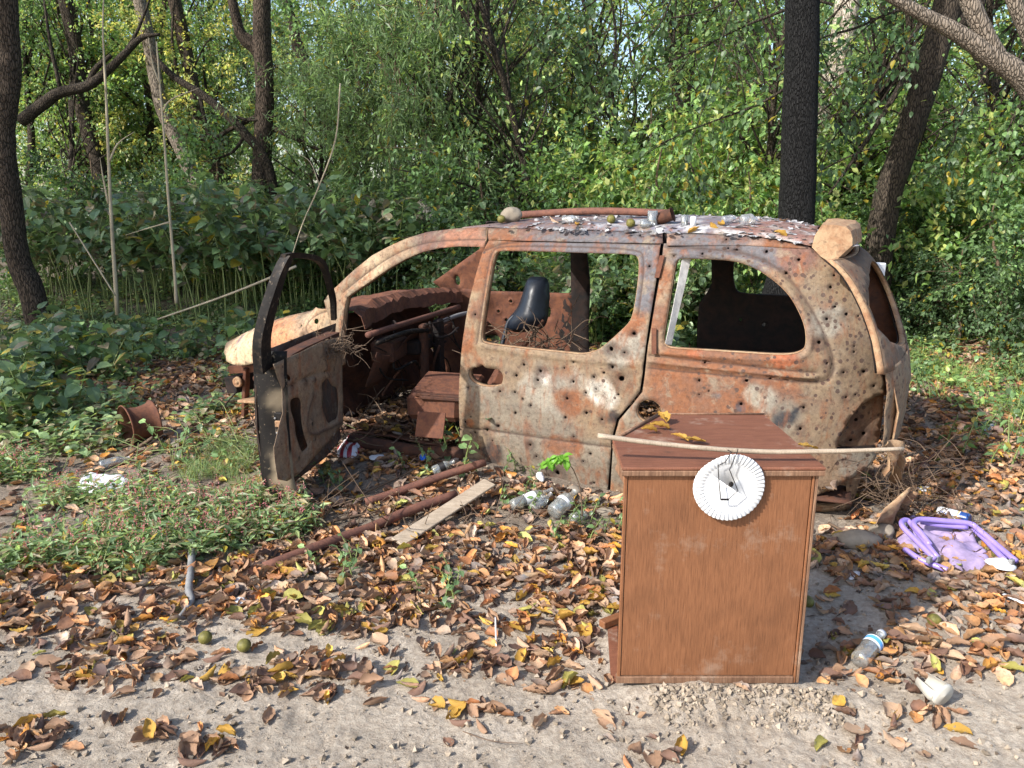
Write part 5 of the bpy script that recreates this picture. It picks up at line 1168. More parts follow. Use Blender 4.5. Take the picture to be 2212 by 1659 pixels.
# wood bits left of the cabinet
p = G(1320, 1341, .03); v, f = box((0, 0, 0), (.10, .035, .03), rz(.6), .003); o = mesh_obj('wood_block', v, f, M['wood'], None, None, False); o.location = p; tag(o, 'small square wooden block lying left of the cabinet', 'wood block')
q_ = [G(*p, .012) for p in ((1312, 1352), (1334, 1352), (1334, 1470), (1320, 1470))]; 
V = np.array(q_ + [q - [0, 0, .01] for q in q_]); b = V[0].copy(); o = mesh_obj('board', V - b, [(0, 3, 2, 1), (4, 5, 6, 7), (0, 1, 5, 4), (1, 2, 6, 5), (2, 3, 7, 6), (3, 0, 4, 7)], M['woodtop'], None, None, False); o.location = b; tag(o, 'thin brown board lying flat against the left foot of the cabinet', 'board')
# ------------------------------------------------------------------ pipes, plank, tube
thing_tube('iron_pipe', [G(572, 1226, .03), G(690, 1180, .03), G(800, 1140, .035), G(880, 1105, .05), G(985, 1068, .06)], .026, 'pipe', 'thick rusty pipe lying nearest the camera across the leaf litter', 'pipe', 16, .03, 20)
thing_tube('iron_pipe', [G(790, 1085, .02), G(860, 1062, .04), G(950, 1030, .07), G(1048, 998, .10)], .023, 'pipe', 'rusty pipe ending in front of the sliding door, behind the grey plank', 'pipe', 16, .03, 20)
a_, b_ = G(858, 1172, .03), G(1058, 1042, .09); d = b_ - a_; v, f = box((0, 0, 0), (np.linalg.norm(d), .085, .014), frame(d) @ np.array([[1, 0, 0], [0, .97, -.2], [0, .2, .97]]), .003)
o = mesh_obj('plank', v, f, M['plank'], None, None, False); o.location = (a_ + b_) / 2; tag(o, 'pale grey plank leaning over the thick rusty pipe', 'plank')
thing_tube('metal_tube', [G(390, 1095, .06), G(404, 1135, .05), G(414, 1180, .04), G(412, 1230, .035), G(408, 1275, .03), G(413, 1300, .025), G(385, 1335, .02)], [.015, .016, .017, .016, .017, .012, .007], 'grey', 'dented grey metal tube lying among leaves below the smartweed', 'tube', 10)
thing_tube('stick', [G(1640, 1, .0) if False else G(1190, 1045, .10), G(1205, 1062, .06), G(1230, 1085, .04), G(1262, 1095, .02), G(1350, 1100, .02)], [.009, .007, .004], 'twig', 'dead forked stick lying under the sliding door beside the bottles', 'stick', 7, .1, 30)
for k, (pts, lab) in enumerate(((((560, 1130), (700, 1100), (820, 1050), (905, 1010), (1000, 965)), 'long thin brown stick lying between the door and the pipes'), (((1000, 1135), (1030, 1090), (1042, 1060)), 'short dark stick propped against the grey plank'), (((1790, 1130), (1880, 1180), (1900, 1205)), 'thin dark stick on the soil right of the cabinet'), (((1960, 1030), (2020, 980), (2072, 958), (2110, 940)), 'reddish branch reaching right out of the debris at the van tail'), (((1900, 1000), (1960, 985), (2030, 960), (2095, 935)), 'dark root reaching right out of the debris at the van tail'), (((1000, 1580), (1060, 1600), (1130, 1606)), 'thin curved twig on the bare sand in the foreground'), (((700, 1130), (800, 1108), (900, 1090)), 'brown twig running beside the thick rusty pipe'))):
    thing_tube('stick', [G(a1, b1, .02 + (.16 * (k in (3, 4)) * (1 - abs(i / 3 - .4)))) for i, (a1, b1) in enumerate(pts)], [.008 if k != 5 else .002, .004 if k != 5 else .001], 'rust' if k == 3 else 'twig', lab, 'stick', 6, .1, 25)
p1, p2 = G(1070, 1349, .04), G(1072, 1400, .012); thing_tube('drinking_straw', [p1 + [0, .02, .02], p2], .003, 'white', 'short white straw standing in the leaf litter', 'straw', 8)
thing_tube('white_strip', [G(2168, 1283, .03), G(2230, 1312, .02)], .011, 'white', 'white plastic strip cut off by the right edge', 'plastic strip', 6, flat=.3)
# ------------------------------------------------------------------ rusty wheel rim
rim = empty('wheel_rim', G(308, 955), 'rusty steel wheel rim lying on its side in front of the undergrowth', 'wheel rim')
prof = [(.165, -.115), (.172, -.11), (.165, -.10), (.150, -.09), (.140, -.05), (.134, .0), (.142, .06), (.150, .09), (.172, .105), (.178, .115), (.170, .12)]
v, f = lathe(prof, 40); Rm = frame((-.70, -.70, -.05)); v = v @ np.c_[Rm[:, 1], Rm[:, 2], Rm[:, 0]].T; v *= .84; v[:, 2] += .14; v += .004 * np.c_[fbm(v, 9, 2, 1), fbm(v, 9, 2, 2), fbm(v, 9, 2, 3)]
mesh_obj('barrel', v, f, M['rust'], rim, None, True, .004)
v, f = lathe([(.02, .04), (.06, .045), (.08, .03), (.112, .02)], 30); v = v @ np.c_[Rm[:, 1], Rm[:, 2], Rm[:, 0]].T; v *= .84; v[:, 2] += .14; mesh_obj('wheel_disc', v, f, M['rustdark'], rim, None, True, .004)
thing_tube('stick', [G(270, 985, .02), G(290, 972, .06), G(330, 945, .14)], .011, 'twig', 'thick short stick poking into the rusty wheel rim', 'stick', 7, .1, 20)
o_ = [G(*p, .012) for p in ((352, 958), (395, 968), (430, 945), (400, 925), (362, 935))]
V = np.array(o_); b = V.mean(0); o = mesh_obj('flat_slate', np.r_[V - b, V - b - [0, 0, .015]], [(0, 1, 2, 3, 4), (9, 8, 7, 6, 5)] + [(i, (i + 1) % 5, 5 + (i + 1) % 5, 5 + i) for i in range(5)], M['rock'], None, None, False); o.location = b; tag(o, 'flat grey slab of roofing lying behind the wheel rim', 'slab')
# ------------------------------------------------------------------ crumpled cloth / paper / bags
def crumple(name, pts, hgt, mat, label, cat, seed=1, up=.01, step=.018, fr=9, group=None):
    W = np.array([G(*p, up) for p in pts]); b = W.mean(0); P2 = chaikin(W[:, :2], 2)
    P, T = triang(dens(P2, step), [], np.zeros((0, 2)), [], step); e = np.clip(dpoly(P, np.r_[P2, P2[:1]]) / .05, 0, 1)
    z = gh(P[:, 0], P[:, 1]) + up + e * hgt * (.55 + .9 * np.abs(fbm(P, fr, 3, seed))) + .006 * fbm(P, fr * 3, 2, seed + 3); V = np.c_[P, z]
    if T.size and np.cross(V[T[0][1]] - V[T[0][0]], V[T[0][2]] - V[T[0][0]])[2] < 0: T = T[:, ::-1]
    o = mesh_obj(name, V - b, [T], M[mat], None, None, True, .002); o.location = b; return tag(o, label, cat, group)
crumple('plastic_bag', [(158, 1055), (180, 1035), (215, 1030), (262, 1032), (296, 1040), (290, 1062), (262, 1080), (225, 1090), (195, 1075), (172, 1070)], .06, 'white', 'crumpled white plastic bag half sunk in pink smartweed', 'bag', 3)
crumple('plastic_bag', [(-10, 1210), (20, 1205), (38, 1218), (30, 1232), (-10, 1232)], .05, 'white', 'white crumpled scrap at the left edge below the smartweed', 'bag', 4)
crumple('napkin', [(500, 1300), (520, 1285), (540, 1300), (528, 1308), (505, 1312)], .03, 'white', 'small crumpled white tissue on the leaves left of centre', 'tissue', 5, .02)
crumple('foil_scrap', [(1828, 1240), (1845, 1232), (1862, 1238), (1850, 1250), (1834, 1252)], .015, 'white', 'torn white foil scrap on the soil right of the cabinet', 'scrap', 6, .01)
crumple('paper_scrap', [(2120, 1208), (2140, 1203), (2200, 1220), (2192, 1235), (2150, 1230)], .04, 'white', 'wrinkled white cloth scrap on the lavender seat', 'scrap', 7, .045)
crumple('paper_scrap', [(1965, 1045), (2010, 1050), (2012, 1062), (1975, 1060)], .01, 'white', 'flat white printed card among leaves above the lavender chair', 'card', 8, .02)
crumple('paper_scrap', [(2145, 1122), (2190, 1118), (2212, 1128), (2190, 1140), (2150, 1138)], .02, 'plank', 'flattened beige wrapper at the right edge above the chair', 'wrapper', 9, .015)
crumple('plastic_sheet', [(2110, 915), (2140, 905), (2160, 915), (2150, 928), (2115, 930)], .05, 'plastic', 'clear crumpled plastic in the clearing right of the van tail', 'plastic', 10, .03)
x = NT('snack_bag_print'); co = x.co(); wv = x.n('ShaderNodeTexWave'); x.l(x.map(co, (1, 1, 1)), wv.inputs[0]); wv.inputs['Scale'].default_value = 5.5; wv.inputs['Distortion'].default_value = 3; wv.inputs['Detail'].default_value = 3
x.base(x.mix(x.ramp(wv.outputs['Fac'], ((.45, 0), (.5, 1))), (.62, .6, .62), (.30, .02, .03))); x.set(rough=.3); M['chip'] = x.m
M['bluefoil'] = mat_plain('blue_foil', (.02, .12, .55), .3); M['redfoil'] = mat_plain('red_foil', (.4, .03, .02), .4)
crumple('snack_bag', [(722, 985), (735, 958), (755, 945), (785, 942), (790, 960), (775, 985), (748, 990)], .05, 'chip', 'crumpled red and white snack bag beside the open door', 'bag', 11, .03)
crumple('paper_scrap', [(795, 985), (828, 978), (832, 990), (800, 996)], .02, 'white', 'small crumpled printed paper right of the snack bag', 'paper', 12, .03)
crumple('foil_wrapper', [(905, 985), (915, 978), (925, 984), (918, 996), (908, 994)], .04, 'bluefoil', 'small bright blue foil wrapper in front of the van sill', 'wrapper', 13, .03)
crumple('foil_wrapper', [(1155, 1022), (1172, 1018), (1178, 1040), (1165, 1040)], .03, 'white', 'pale torn wrapper on the bottles under the sliding door', 'wrapper', 14, .05)
# ------------------------------------------------------------------ rusty plates inside the door opening
p = AT(930, 918, 4.30); v, f = box((0, 0, 0), (.17, .012, .15), rz(-.25) @ np.array([[1, 0, 0], [0, .93, .36], [0, -.36, .93]]), .002); o = mesh_obj('rusty_plate', v + .004 * np.c_[fbm(v, 9, 2, 1), fbm(v, 9, 2, 2), fbm(v, 9, 2, 3)], f, M['rust'], None, None, False); o.location = p; tag(o, 'square rusty sheet leaning in the front door opening', 'metal plate')
# ------------------------------------------------------------------ bottles, can, cup
def lay(o, p, d, up=(0, 0, 1)):
    Fm = frame(d, up); m = Matrix([[Fm[0, 1], Fm[0, 2], Fm[0, 0], p[0]], [Fm[1, 1], Fm[1, 2], Fm[1, 0], p[1]], [Fm[2, 1], Fm[2, 2], Fm[2, 0], p[2]], [0, 0, 0, 1]]); o.matrix_world = m
def bottle(name, p, d, L, r, label, mat='glass', lab=None, group=None, cap=None, labz=(.3, .55), ribs=False):
    root = empty(name, (0, 0, 0), label, 'bottle', group)
    prof = [(0, 0), (r * .85, 0), (r, .06 * L)] + [(r * (1 - (.05 if ribs and i % 2 else 0)), L * (.06 + .52 * i / 12)) for i in range(1, 12)] + [(r, .58 * L), (r * .85, .68 * L), (r * .45, .78 * L), (r * .36, .86 * L), (r * .36, .97 * L), (r * .42, .975 * L), (r * .42, L)]
    v, f = lathe(prof, 24); mesh_obj('body', v, f, M[mat], root)
    if lab: v, f = lathe([(r * 1.02, labz[0] * L), (r * 1.02, labz[1] * L)], 24); mesh_obj('label', v, f, M[lab], root)
    if cap: v, f = lathe([(r * .5, .93 * L), (r * .5, L * 1.01), (0, L * 1.01)], 16); mesh_obj('cap', v, f, M[cap], root)
    lay(root, p, d); return root
x = NT('blue_bottle_label'); wv = x.n('ShaderNodeTexWave'); wv.bands_direction = 'Z'; x.l(x.co(), wv.inputs[0]); wv.inputs['Scale'].default_value = 8; wv.inputs['Distortion'].default_value = 1
x.base(x.mix(x.ramp(wv.outputs['Fac'], ((.45, 0), (.55, 1))), (.10, .35, .75), (.75, .8, .85))); x.set(rough=.4); M['bluelabel'] = x.m
a_, b_ = G(1855, 1428, .035), G(1898, 1376, .05); bottle('plastic_bottle', a_, b_ - a_, .20, .034, 'crushed clear water bottle with a blue label right of the cabinet', 'plastic', 'bluelabel', labz=(.48, .66), cap='white', ribs=True)
a_, b_ = G(1105, 1092, .05), G(1190, 1058, .07); bottle('glass_bottle', a_, b_ - a_, .27, .032, 'clear glass bottle with a white label, longest of the heap under the sliding door', 'glass', 'white')
a_, b_ = G(1150, 1100, .04), G(1168, 1085, .06); bottle('glass_bottle', a_, b_ - a_, .15, .03, 'clear bottle pointing away, just below the long labelled bottle', 'glass')
a_, b_ = G(1195, 1108, .045), G(1222, 1082, .08); bottle('glass_bottle', a_, b_ - a_, .20, .045, 'wide clear glass bottle right of the labelled bottle', 'glass', 'white', labz=(.4, .5))
a_, b_ = G(985, 1000, .05), G(1010, 990, .06); 
a_, b_ = G(935, 1018, .04), G(965, 1004, .06); bottle('glass_bottle', a_, b_ - a_, .14, .03, 'small clear bottle with a dark label behind the rusty pipe', 'glass', 'wire')
a_, b_ = G(1235, 1120, .04), G(1262, 1112, .04); bottle('glass_bottle', a_, b_ - a_, .14, .026, 'muddy small bottle beside the forked stick', 'glass')
a_, b_ = G(880, 1205, .02), G(925, 1198, .02); bottle('glass_bottle', a_, b_ - a_, .14, .02, 'little clear bottle lying in leaves below the grey plank', 'glass')
a_, b_ = G(215, 960 + 45, .03), G(290, 985, .04); bottle('plastic_bottle', a_, b_ - a_, .18, .028, 'dirty clear bottle left of the wheel rim', 'plastic')
# beer can with its lettering
a_, b_ = G(2022, 1103, .033), G(2095, 1122, .033); can = empty('beer_can', (0, 0, 0), 'tall white beer can with blue lettering behind the lavender chair', 'can')
Lc = .158; rc_ = .029
x = NT('can_paint'); s_ = x.n('ShaderNodeSeparateXYZ'); x.l(x.co(), s_.inputs[0]); n_ = x.noise(x.co(), 30, 3)
dk = x.ramp(s_.outputs[2], ((0, 1), (.001, 1), (.044, 1), (.046, 0))); x.base(x.mix(dk, (.78, .78, .78), (.02, .06, .22))); x.set(rough=.3); M['can'] = x.m
v, f = lathe([(.0, .004), (.018, .002), (.024, .0), (rc_, .010), (rc_, Lc - .014), (.024, Lc), (.022, Lc), (.02, Lc - .004), (0, Lc - .004)], 32); mesh_obj('body', v, f, M['can'], can)
M['blueink'] = mat_plain('blue_ink', (.02, .09, .42), .4); M['goldink'] = mat_plain('gold_ink', (.55, .33, .06), .4)
def curved_text(txt, size, zpos, ang, mat, parent, r):
    cu = bpy.data.curves.new('t', 'FONT'); cu.body = txt; cu.size = size; cu.align_x = 'CENTER'; cu.align_y = 'CENTER'; cu.resolution_u = 2
    ob = bpy.data.objects.new('t', cu); C.objects.link(ob); dg = bpy.context.evaluated_depsgraph_get(); me = ob.evaluated_get(dg).to_mesh()
    V = np.array([tuple(q.co) for q in me.vertices]); F = [tuple(p.vertices) for p in me.polygons]; ob.evaluated_get(dg).to_mesh_clear(); bpy.data.objects.remove(ob)
    a = ang + V[:, 1] / r; W = np.c_[r * np.cos(a), r * np.sin(a), zpos + V[:, 0]]; return mesh_obj('lettering', W, F, M[mat], parent, None, False)
# z runs base->top of can; letters run along the can, upside down to the camera
for ang in (math.pi * .5,): pass
CANTXT = True
lay(can, b_, a_ - b_)
if CANTXT:
    # find the side of the can that faces the camera
    inv = can.matrix_world.inverted() if False else Matrix(can.matrix_basis).inverted(); cpos = inv @ Vector((0, 0, CAMH)); an = math.atan2(cpos.y, cpos.x)
    curved_text('Corona', .036, .088, an, 'blueink', can, rc_ + .0006); curved_text('Extra', .022, .088, an + .72, 'blueink', can, rc_ + .0006)
    v, f = lathe([(rc_ + .0005, .050), (rc_ + .0005, .056)], 32); mesh_obj('gold_band', v, f, M['goldink'], can)
# broken cup
cp = G(2035, 1520, .02); cup = empty('plastic_cup', (0, 0, 0), 'crushed milky plastic cup on the sand at the lower right', 'cup')
x = NT('milky_plastic'); x.base((.55, .53, .47)); x.set(rough=.35); x.b.inputs['Alpha'].default_value = .75; M['milky'] = x.m
v, f = lathe([(0, .0), (.040, 0), (.046, .006), (.047, .012)], 30); v[:, 1] *= .85; mesh_obj('lid', v, f, M['milky'], cup, None, True, .001)
v, f = lathe([(.046, .012), (.044, .03), (.034, .09)], 30); v = v * [1, .8, 1] + .006 * np.c_[fbm(v, 30, 2, 1), fbm(v, 30, 2, 2), v[:, 2] * 0]; mesh_obj('side', v, [q for k, q in enumerate(f) if k % 30 not in (3, 4, 5, 6, 7, 8, 9)], M['milky'], cup, None, True, .001)
lay(cup, cp + [0, -.01, .035], np.array([-.35, .75, .10])); 
# ------------------------------------------------------------------ lavender folding chair
chair = empty('folding_chair', G(2060, 1190), 'collapsed lavender metal folding chair lying flat right of the van tail', 'chair'); cb = np.array(chair.location)
def q5(L): return [(1700.7 + x * .26448, 822.9 + y * .26459) for x, y in L]
def ctube(pts, ups, r=.0125, name='leg'):
    P = [G(*p, u) - cb for p, u in zip(q5(pts), ups)]; v, f = tube(smooth_path(P, 6), r, 12); return mesh_obj(name, v, f, M['lav'], chair)
ctube([(1205, 1455), (1050, 1300), (950, 1200), (935, 1150), (985, 1140), (1060, 1230), (1225, 1440)][:7], [.07, .10, .12, .125, .12, .10, .075], name='leg')
ctube([(1165, 1340), (1090, 1240), (1035, 1180), (1050, 1140), (1120, 1130), (1300, 1145), (1490, 1165), (1570, 1220), (1700, 1330), (1865, 1470)], [.09, .11, .12, .12, .12, .11, .10, .09, .07, .06], .0135, 'backrest_frame')
ctube([(960, 1375), (1050, 1435), (1140, 1482), (1230, 1515), (1310, 1545)], [.04, .04, .035, .035, .03], .0135, 'seat_frame')
ctube([(1500, 1190), (1600, 1280), (1700, 1385), (1775, 1460)], [.07, .06, .055, .05], name='leg')
ctube([(1090, 1150), (1250, 1175), (1470, 1195)], [.09, .085, .08], name='cross_tube')
for p in ((1160, 1460), (1225, 1450), (1830, 1480), (965, 1165)):
    c_ = G(*q5([p])[0], .065) - cb; v, f = box(c_, (.03, .018, .03), rz(.6), .003); mesh_obj('hinge_bracket', v, f, M['grey'], chair, None, False)
cw = [(890, 1300), (915, 1220), (960, 1165), (1050, 1180), (1150, 1185), (1290, 1195), (1400, 1215), (1500, 1290), (1600, 1400), (1690, 1520), (1650, 1575), (1570, 1590), (1400, 1565), (1310, 1555), (1240, 1450), (1130, 1440), (1040, 1410), (950, 1395), (900, 1350)]
W = np.array([G(*p) for p in q5(cw)])[:, :2]; P2 = chaikin(W, 2); P, T = triang(dens(P2, .014), [], np.zeros((0, 2)), [], .013)
e = np.clip(dpoly(P, np.r_[P2, P2[:1]]) / .03, 0, 1); V = np.c_[P, gh(P[:, 0], P[:, 1]) + .012 + e * (.022 + .05 * np.abs(fbm(P, 8, 2, 5)) + .012 * fbm(P, 22, 2, 6))]
if np.cross(V[T[0][1]] - V[T[0][0]], V[T[0][2]] - V[T[0][0]])[2] < 0: T = T[:, ::-1]
mesh_obj('torn_seat_fabric', V - cb, [T], M['lavcloth'], chair, None, True, .002)
# ------------------------------------------------------------------ stones
def rock(p, s, label, seed, sq=(1, 1, .7), mat='rock', group=None, name='stone', cat='stone', sub=3, amp=.35):
    import bmesh
    bm = bmesh.new(); bmesh.ops.create_icosphere(bm, subdivisions=sub, radius=1); V = np.array([tuple(v_.co) for v_ in bm.verts]); F = [tuple(v_.index for v_ in f_.verts) for f_ in bm.faces]; bm.free()
    V *= (1 + amp * fbm(V, 1.3, 3, seed))[:, None]; V = V * s * np.array(sq); o = mesh_obj(name, V, F, M[mat]); o.location = p; return tag(o, label, cat, group)
rock(G(1850, 1165, .03), .085, 'flat grey stone below the torn bumper corner', 3, (1.3, .8, .55)); rock(G(1905, 1150, .03), .06, 'smaller stone beside the flat stone at the van tail', 4)
for k, (x_, y_) in enumerate(((1285, 1078), (1240, 1060), (1330, 1090), (1310, 1105), (1215, 1068))): rock(G(x_, y_, .015), .035 + .01 * (k % 2), 'grey rubble stone on the soil below the seam of the sliding door', 10 + k, group='rubble stones under the sliding door', sq=(1.2, .9, .6), sub=2)
# walnuts
def nut(p, label, seed, group=None): 
    o = rock(p, .026, label, seed, (1, 1, .95), 'nut', group, 'walnut', 'walnut', 3, .06); return o
nut(G(443, 1377, .03), 'dark husked walnut, left of the two near each other in the litter', 1); nut(G(527, 1394, .03), 'yellow-green walnut right of the dark one in the litter', 2)
nut(G(2018, 1339, .03), 'green walnut in leaves above the crushed cup', 3); nut(G(740, 1252, .025), 'brown walnut beside two green leaves below the thick pipe', 4)
nut(G(1745, 1300, .02), 'dark green walnut close to the right side of the cabinet', 5); nut(G(705, 1005, .03), 'green walnut below the open door edge', 6)
for k, (x_, y_) in enumerate(((2020, 1068 - 5), (2075, 1052), (2110, 958))): pass
for k, (x_, y_) in enumerate(((2052, 955), (2072, 950), (2097, 958), (440, 932), (475, 935), (700, 1020), (815, 1005))): nut(G(x_, y_, .025), 'walnut lying farther back among leaves beside the van', 20 + k, 'walnuts farther back beside the van')
# ------------------------------------------------------------------ things on the roof
def RZ(s, t):
    ze = float(zroof(s)); te = float(w_side(s, ze)); q = (te - t) / (VWID + 2 * te); c = max(0, 4 * q * (1 - q)); fr = float(sstep(.45, 1.15, s)); return ze + .075 * c ** .55 * (1 - .75 * fr)
def ROOF(px, py, t, up=0):
    """point on the roof at lateral offset t under a photo column"""
    lo, hi = -1.2, 1.1
    for _ in range(40):
        m = (lo + hi) / 2; p = VW(m, t, RZ(m, t)); d = p - CAM; zc = d[1] * math.cos(PITCH) - d[2] * math.sin(PITCH); x = 1106 + FPX * d[0] / zc
        if x > px: lo = m
        else: hi = m
    p = VW(lo, t, RZ(lo, t)); p[2] += up; return p
thing_tube('iron_pipe', [ROOF(1112, 0, -.62, .03), ROOF(1280, 0, -.60, .035), ROOF(1452, 0, -.55, .035)], .022, 'pipe', 'rusty pipe lying along the van roof', 'pipe', 12)
rock(ROOF(1104, 0, -.42, .04), .055, 'pale stone on the front of the van roof', 30, (1.1, .8, .9))
nut(ROOF(1083, 0, -.34, .03), 'walnut at the front edge of the van roof, left of the stone', 31); nut(ROOF(1320, 0, -.34, .03), 'green walnut in the middle of the van roof', 32); nut(ROOF(1362, 0, -.30, .022), 'brownish walnut right of the green one on the van roof', 33)
c_ = ROOF(1432, 0, -.36, .04); v, f = lathe([(.03, -.05), (.036, -.045), (.034, .05), (.04, .055)], 14); v += .008 * np.c_[fbm(v, 20, 2, 1), fbm(v, 20, 2, 2), fbm(v, 20, 2, 3)]; o = mesh_obj('rusty_tin', v, f, M['rustdark'], None, None, True, .002); tag(o, 'crushed rusty tin on the van roof', 'tin'); lay(o, c_, (.8, -.4, .3))
def cup2(px, t, r, h, label, mat='plastic'):
    c_ = ROOF(px, 0, t); v, f = lathe([(0, .002), (r * .8, .002), (r * .85, .004), (r, h)], 18); v = v * [1, .8, 1] + .004 * np.c_[fbm(v, 30, 2, 1), fbm(v, 30, 2, 2), v[:, 2] * 0]; o = mesh_obj('plastic_cup', v, f, M[mat], None, None, True, .001); o.location = c_; return tag(o, label, 'cup')
cup2(1409, -.32, .03, .085, 'tallest clear plastic cup standing on the van roof'); cup2(1390, -.30, .022, .045, 'short clear cup beside the tallest one on the roof'); cup2(1478, -.34, .022, .06, 'clear cup left of the black and white tube on the roof')
c_ = ROOF(1497, 0, -.33); v, f = lathe([(0, 0), (.016, 0), (.016, .055), (0, .057)], 14); o = mesh_obj('tube_container', v, f, M['white']); o.location = c_; tag(o, 'small white and black container upright on the van roof', 'container'); v, f = lathe([(.0165, .012), (.0165, .045)], 14); mesh_obj('label', v, f[:7], M['char'], o)
for k, (px_, t_, L) in enumerate(((1215, -.33, .10), (1385, -.28, .06), (1600, -.40, .10), (1560, -.42, .09))):
    p = ROOF(px_, 0, t_, .022); labs = ('clear bottle lying by the orange leaf on the van roof', 'clear bottle neck lying at the foot of the cups on the roof', 'broken clear jug near the rear of the van roof', 'crushed clear plastic left of the jug on the roof')
    bottle('plastic_bottle', p, np.array([.9, -.3 + .2 * k, .12]), L, .022 + .012 * (k == 2), labs[k], 'plastic')
# flakes of ash paint and glass crumbs: countless
r_ = np.random.RandomState(5); fl = []; n = 900; S_ = r_.uniform(-1.15, .75, n); T_ = -.19 - r_.rand(n) ** 1.6 * 1.0; Z = np.array([RZ(a1, b1) for a1, b1 in zip(S_, T_)]) + .004
keep = (fbm(np.c_[S_, T_ * .4], 5, 3, 2) > -.02) | (S_ < -.5) & (r_.rand(n) < .5); S_, T_, Z = S_[keep], T_[keep], Z[keep]; W = np.array([VW(a1, b1, c1) for a1, b1, c1 in zip(S_, T_, Z)]); n = len(W)
fv = (np.array([(-.5, -.3, 0), (.5, -.35, .1), (.6, .3, 0), (-.1, .55, .12), (-.55, .25, .05)]), [(0, 1, 2, 3, 4)])
o = leaf_obj('paint_flakes', [inst(fv, W, r_.normal(size=(n, 3)) * [1, 1, .25], r_.normal(size=(n, 3)) * .3 + [0, 0, 1], r_.uniform(.008, .038, n), np.ones((n, 3)) * r_.uniform(.22, .55, (n, 1)) * [1, 1, 1.02])], None, 'dry'); tag(o, 'pale ash flakes and glass crumbs strewn over the van roof', 'flakes', kind='stuff')
# ------------------------------------------------------------------ debris at the tail, door and sill
def twigs(name, c, n, rad, L, label, seed, mat='twig', flat=.6, r0=.004):
    rq = np.random.RandomState(seed); mb = MB()
    for i in range(n):
        p = rq.normal(size=3) * np.array(rad); d = rq.normal(size=3) * [1, 1, flat]; d = nrm(d) * L * rq.uniform(.4, 1.2); m = p + d * .5 + rq.normal(size=3) * L * .12; mb.add(*tube(smooth_path([p, m, p + d], 3), [r0, r0 * .4], 4, caps=False))
    o = mb.build(name, M[mat]); o.location = c; return tag(o, label, 'debris', kind='stuff')
twigs('twig_debris', G(1945, 1060, .16), 220, (.13, .12, .12), .20, 'tangle of roots and twigs piled behind the van tail', 1, r0=.0025)
twigs('twig_debris', AT(722, 745, 4.45), 160, (.07, .08, .035), .12, 'nest of dead twigs and roots caught on top of the open door', 2, r0=.0025)
twigs('twig_debris', G(880, 915, .10), 160, (.45, .25, .03), .25, 'dead twigs strewn in the front door opening', 3, r0=.004)
twigs('twig_debris', G(700, 1120, .03), 120, (.7, .12, .02), .30, 'dead twigs strewn along the rusty pipes', 4, r0=.003)
twigs('dry_stems', G(460, 985, .05), 120, (.45, .25, .05), .40, 'pale dry stems matted between wheel rim and open door', 5, 'stem', .3, .003)
twigs('twig_debris', AT(1170, 740, 4.95), 90, (.16, .1, .05), .2, 'burnt scraps and twigs heaped around the seat', 6, 'twig', r0=.004)
for k, (pts, lab) in enumerate(((((1895, 1140), (1960, 1050), (1985, 1065), (1925, 1135)), 'crumpled brown metal panel leaning out of the debris at the van tail'), (((1920, 960), (1948, 950), (1955, 1010), (1930, 1050)), 'narrow bent metal strip standing behind the van tail'))):
    c4 = [AT(a1, b1, 3.45 + .12 * i) for i, (a1, b1) in enumerate(pts)]; V = []
    for i in range(9):
        for j in range(9):
            u, w_ = i / 8, j / 8; p = (1 - u) * (1 - w_) * c4[0] + u * (1 - w_) * c4[1] + u * w_ * c4[2] + (1 - u) * w_ * c4[3]; V.append(p + [0, .03 * math.sin(w_ * 9 + u * 4), 0])
    V = np.array(V); V += .018 * np.c_[fbm(V, 9, 2, 1), fbm(V, 9, 2, 2), fbm(V, 9, 2, 3)]; b = V[0].copy(); o = mesh_obj('crumpled_metal', V - b, [(i * 9 + j, i * 9 + j + 1, (i + 1) * 9 + j + 1, (i + 1) * 9 + j) for i in range(8) for j in range(8)], M['rusttan'], None, None, True, .004); o.location = b; tag(o, lab, 'scrap metal')
p = AT(1893, 582, 5.2); v, f = box((0, 0, 0), (.07, .10, .09), rz(.3), .008); o = mesh_obj('foam_block', v + .005 * np.c_[fbm(v, 20, 2, 1), fbm(v, 20, 2, 2), fbm(v, 20, 2, 3)], f, M['white'], None, None, False); o.location = p; tag(o, 'white foam block stuck on the far side of the hatch frame', 'foam block')
# battered stump by the foot of the door
V = []; sp0 = G(600, 1095)
rq = np.random.RandomState(3); mb = MB()
for i in range(9):
    a_ = rq.uniform(0, 6.28); r1 = rq.uniform(0, .03); b0 = np.array([math.cos(a_) * r1, math.sin(a_) * r1 * .7, -.03]); h_ = rq.uniform(.06, .16); mb.add(*tube(smooth_path([b0, b0 + [0, 0, h_ * .5], b0 + [rq.normal() * .012, 0, h_]], 4), [.014, .010, .003], 6, rough=.3, rs=60))
o = mb.build('weathered_stump', M['pale']); o.location = sp0; tag(o, 'bleached splintered stump at the foot of the open door', 'stump')
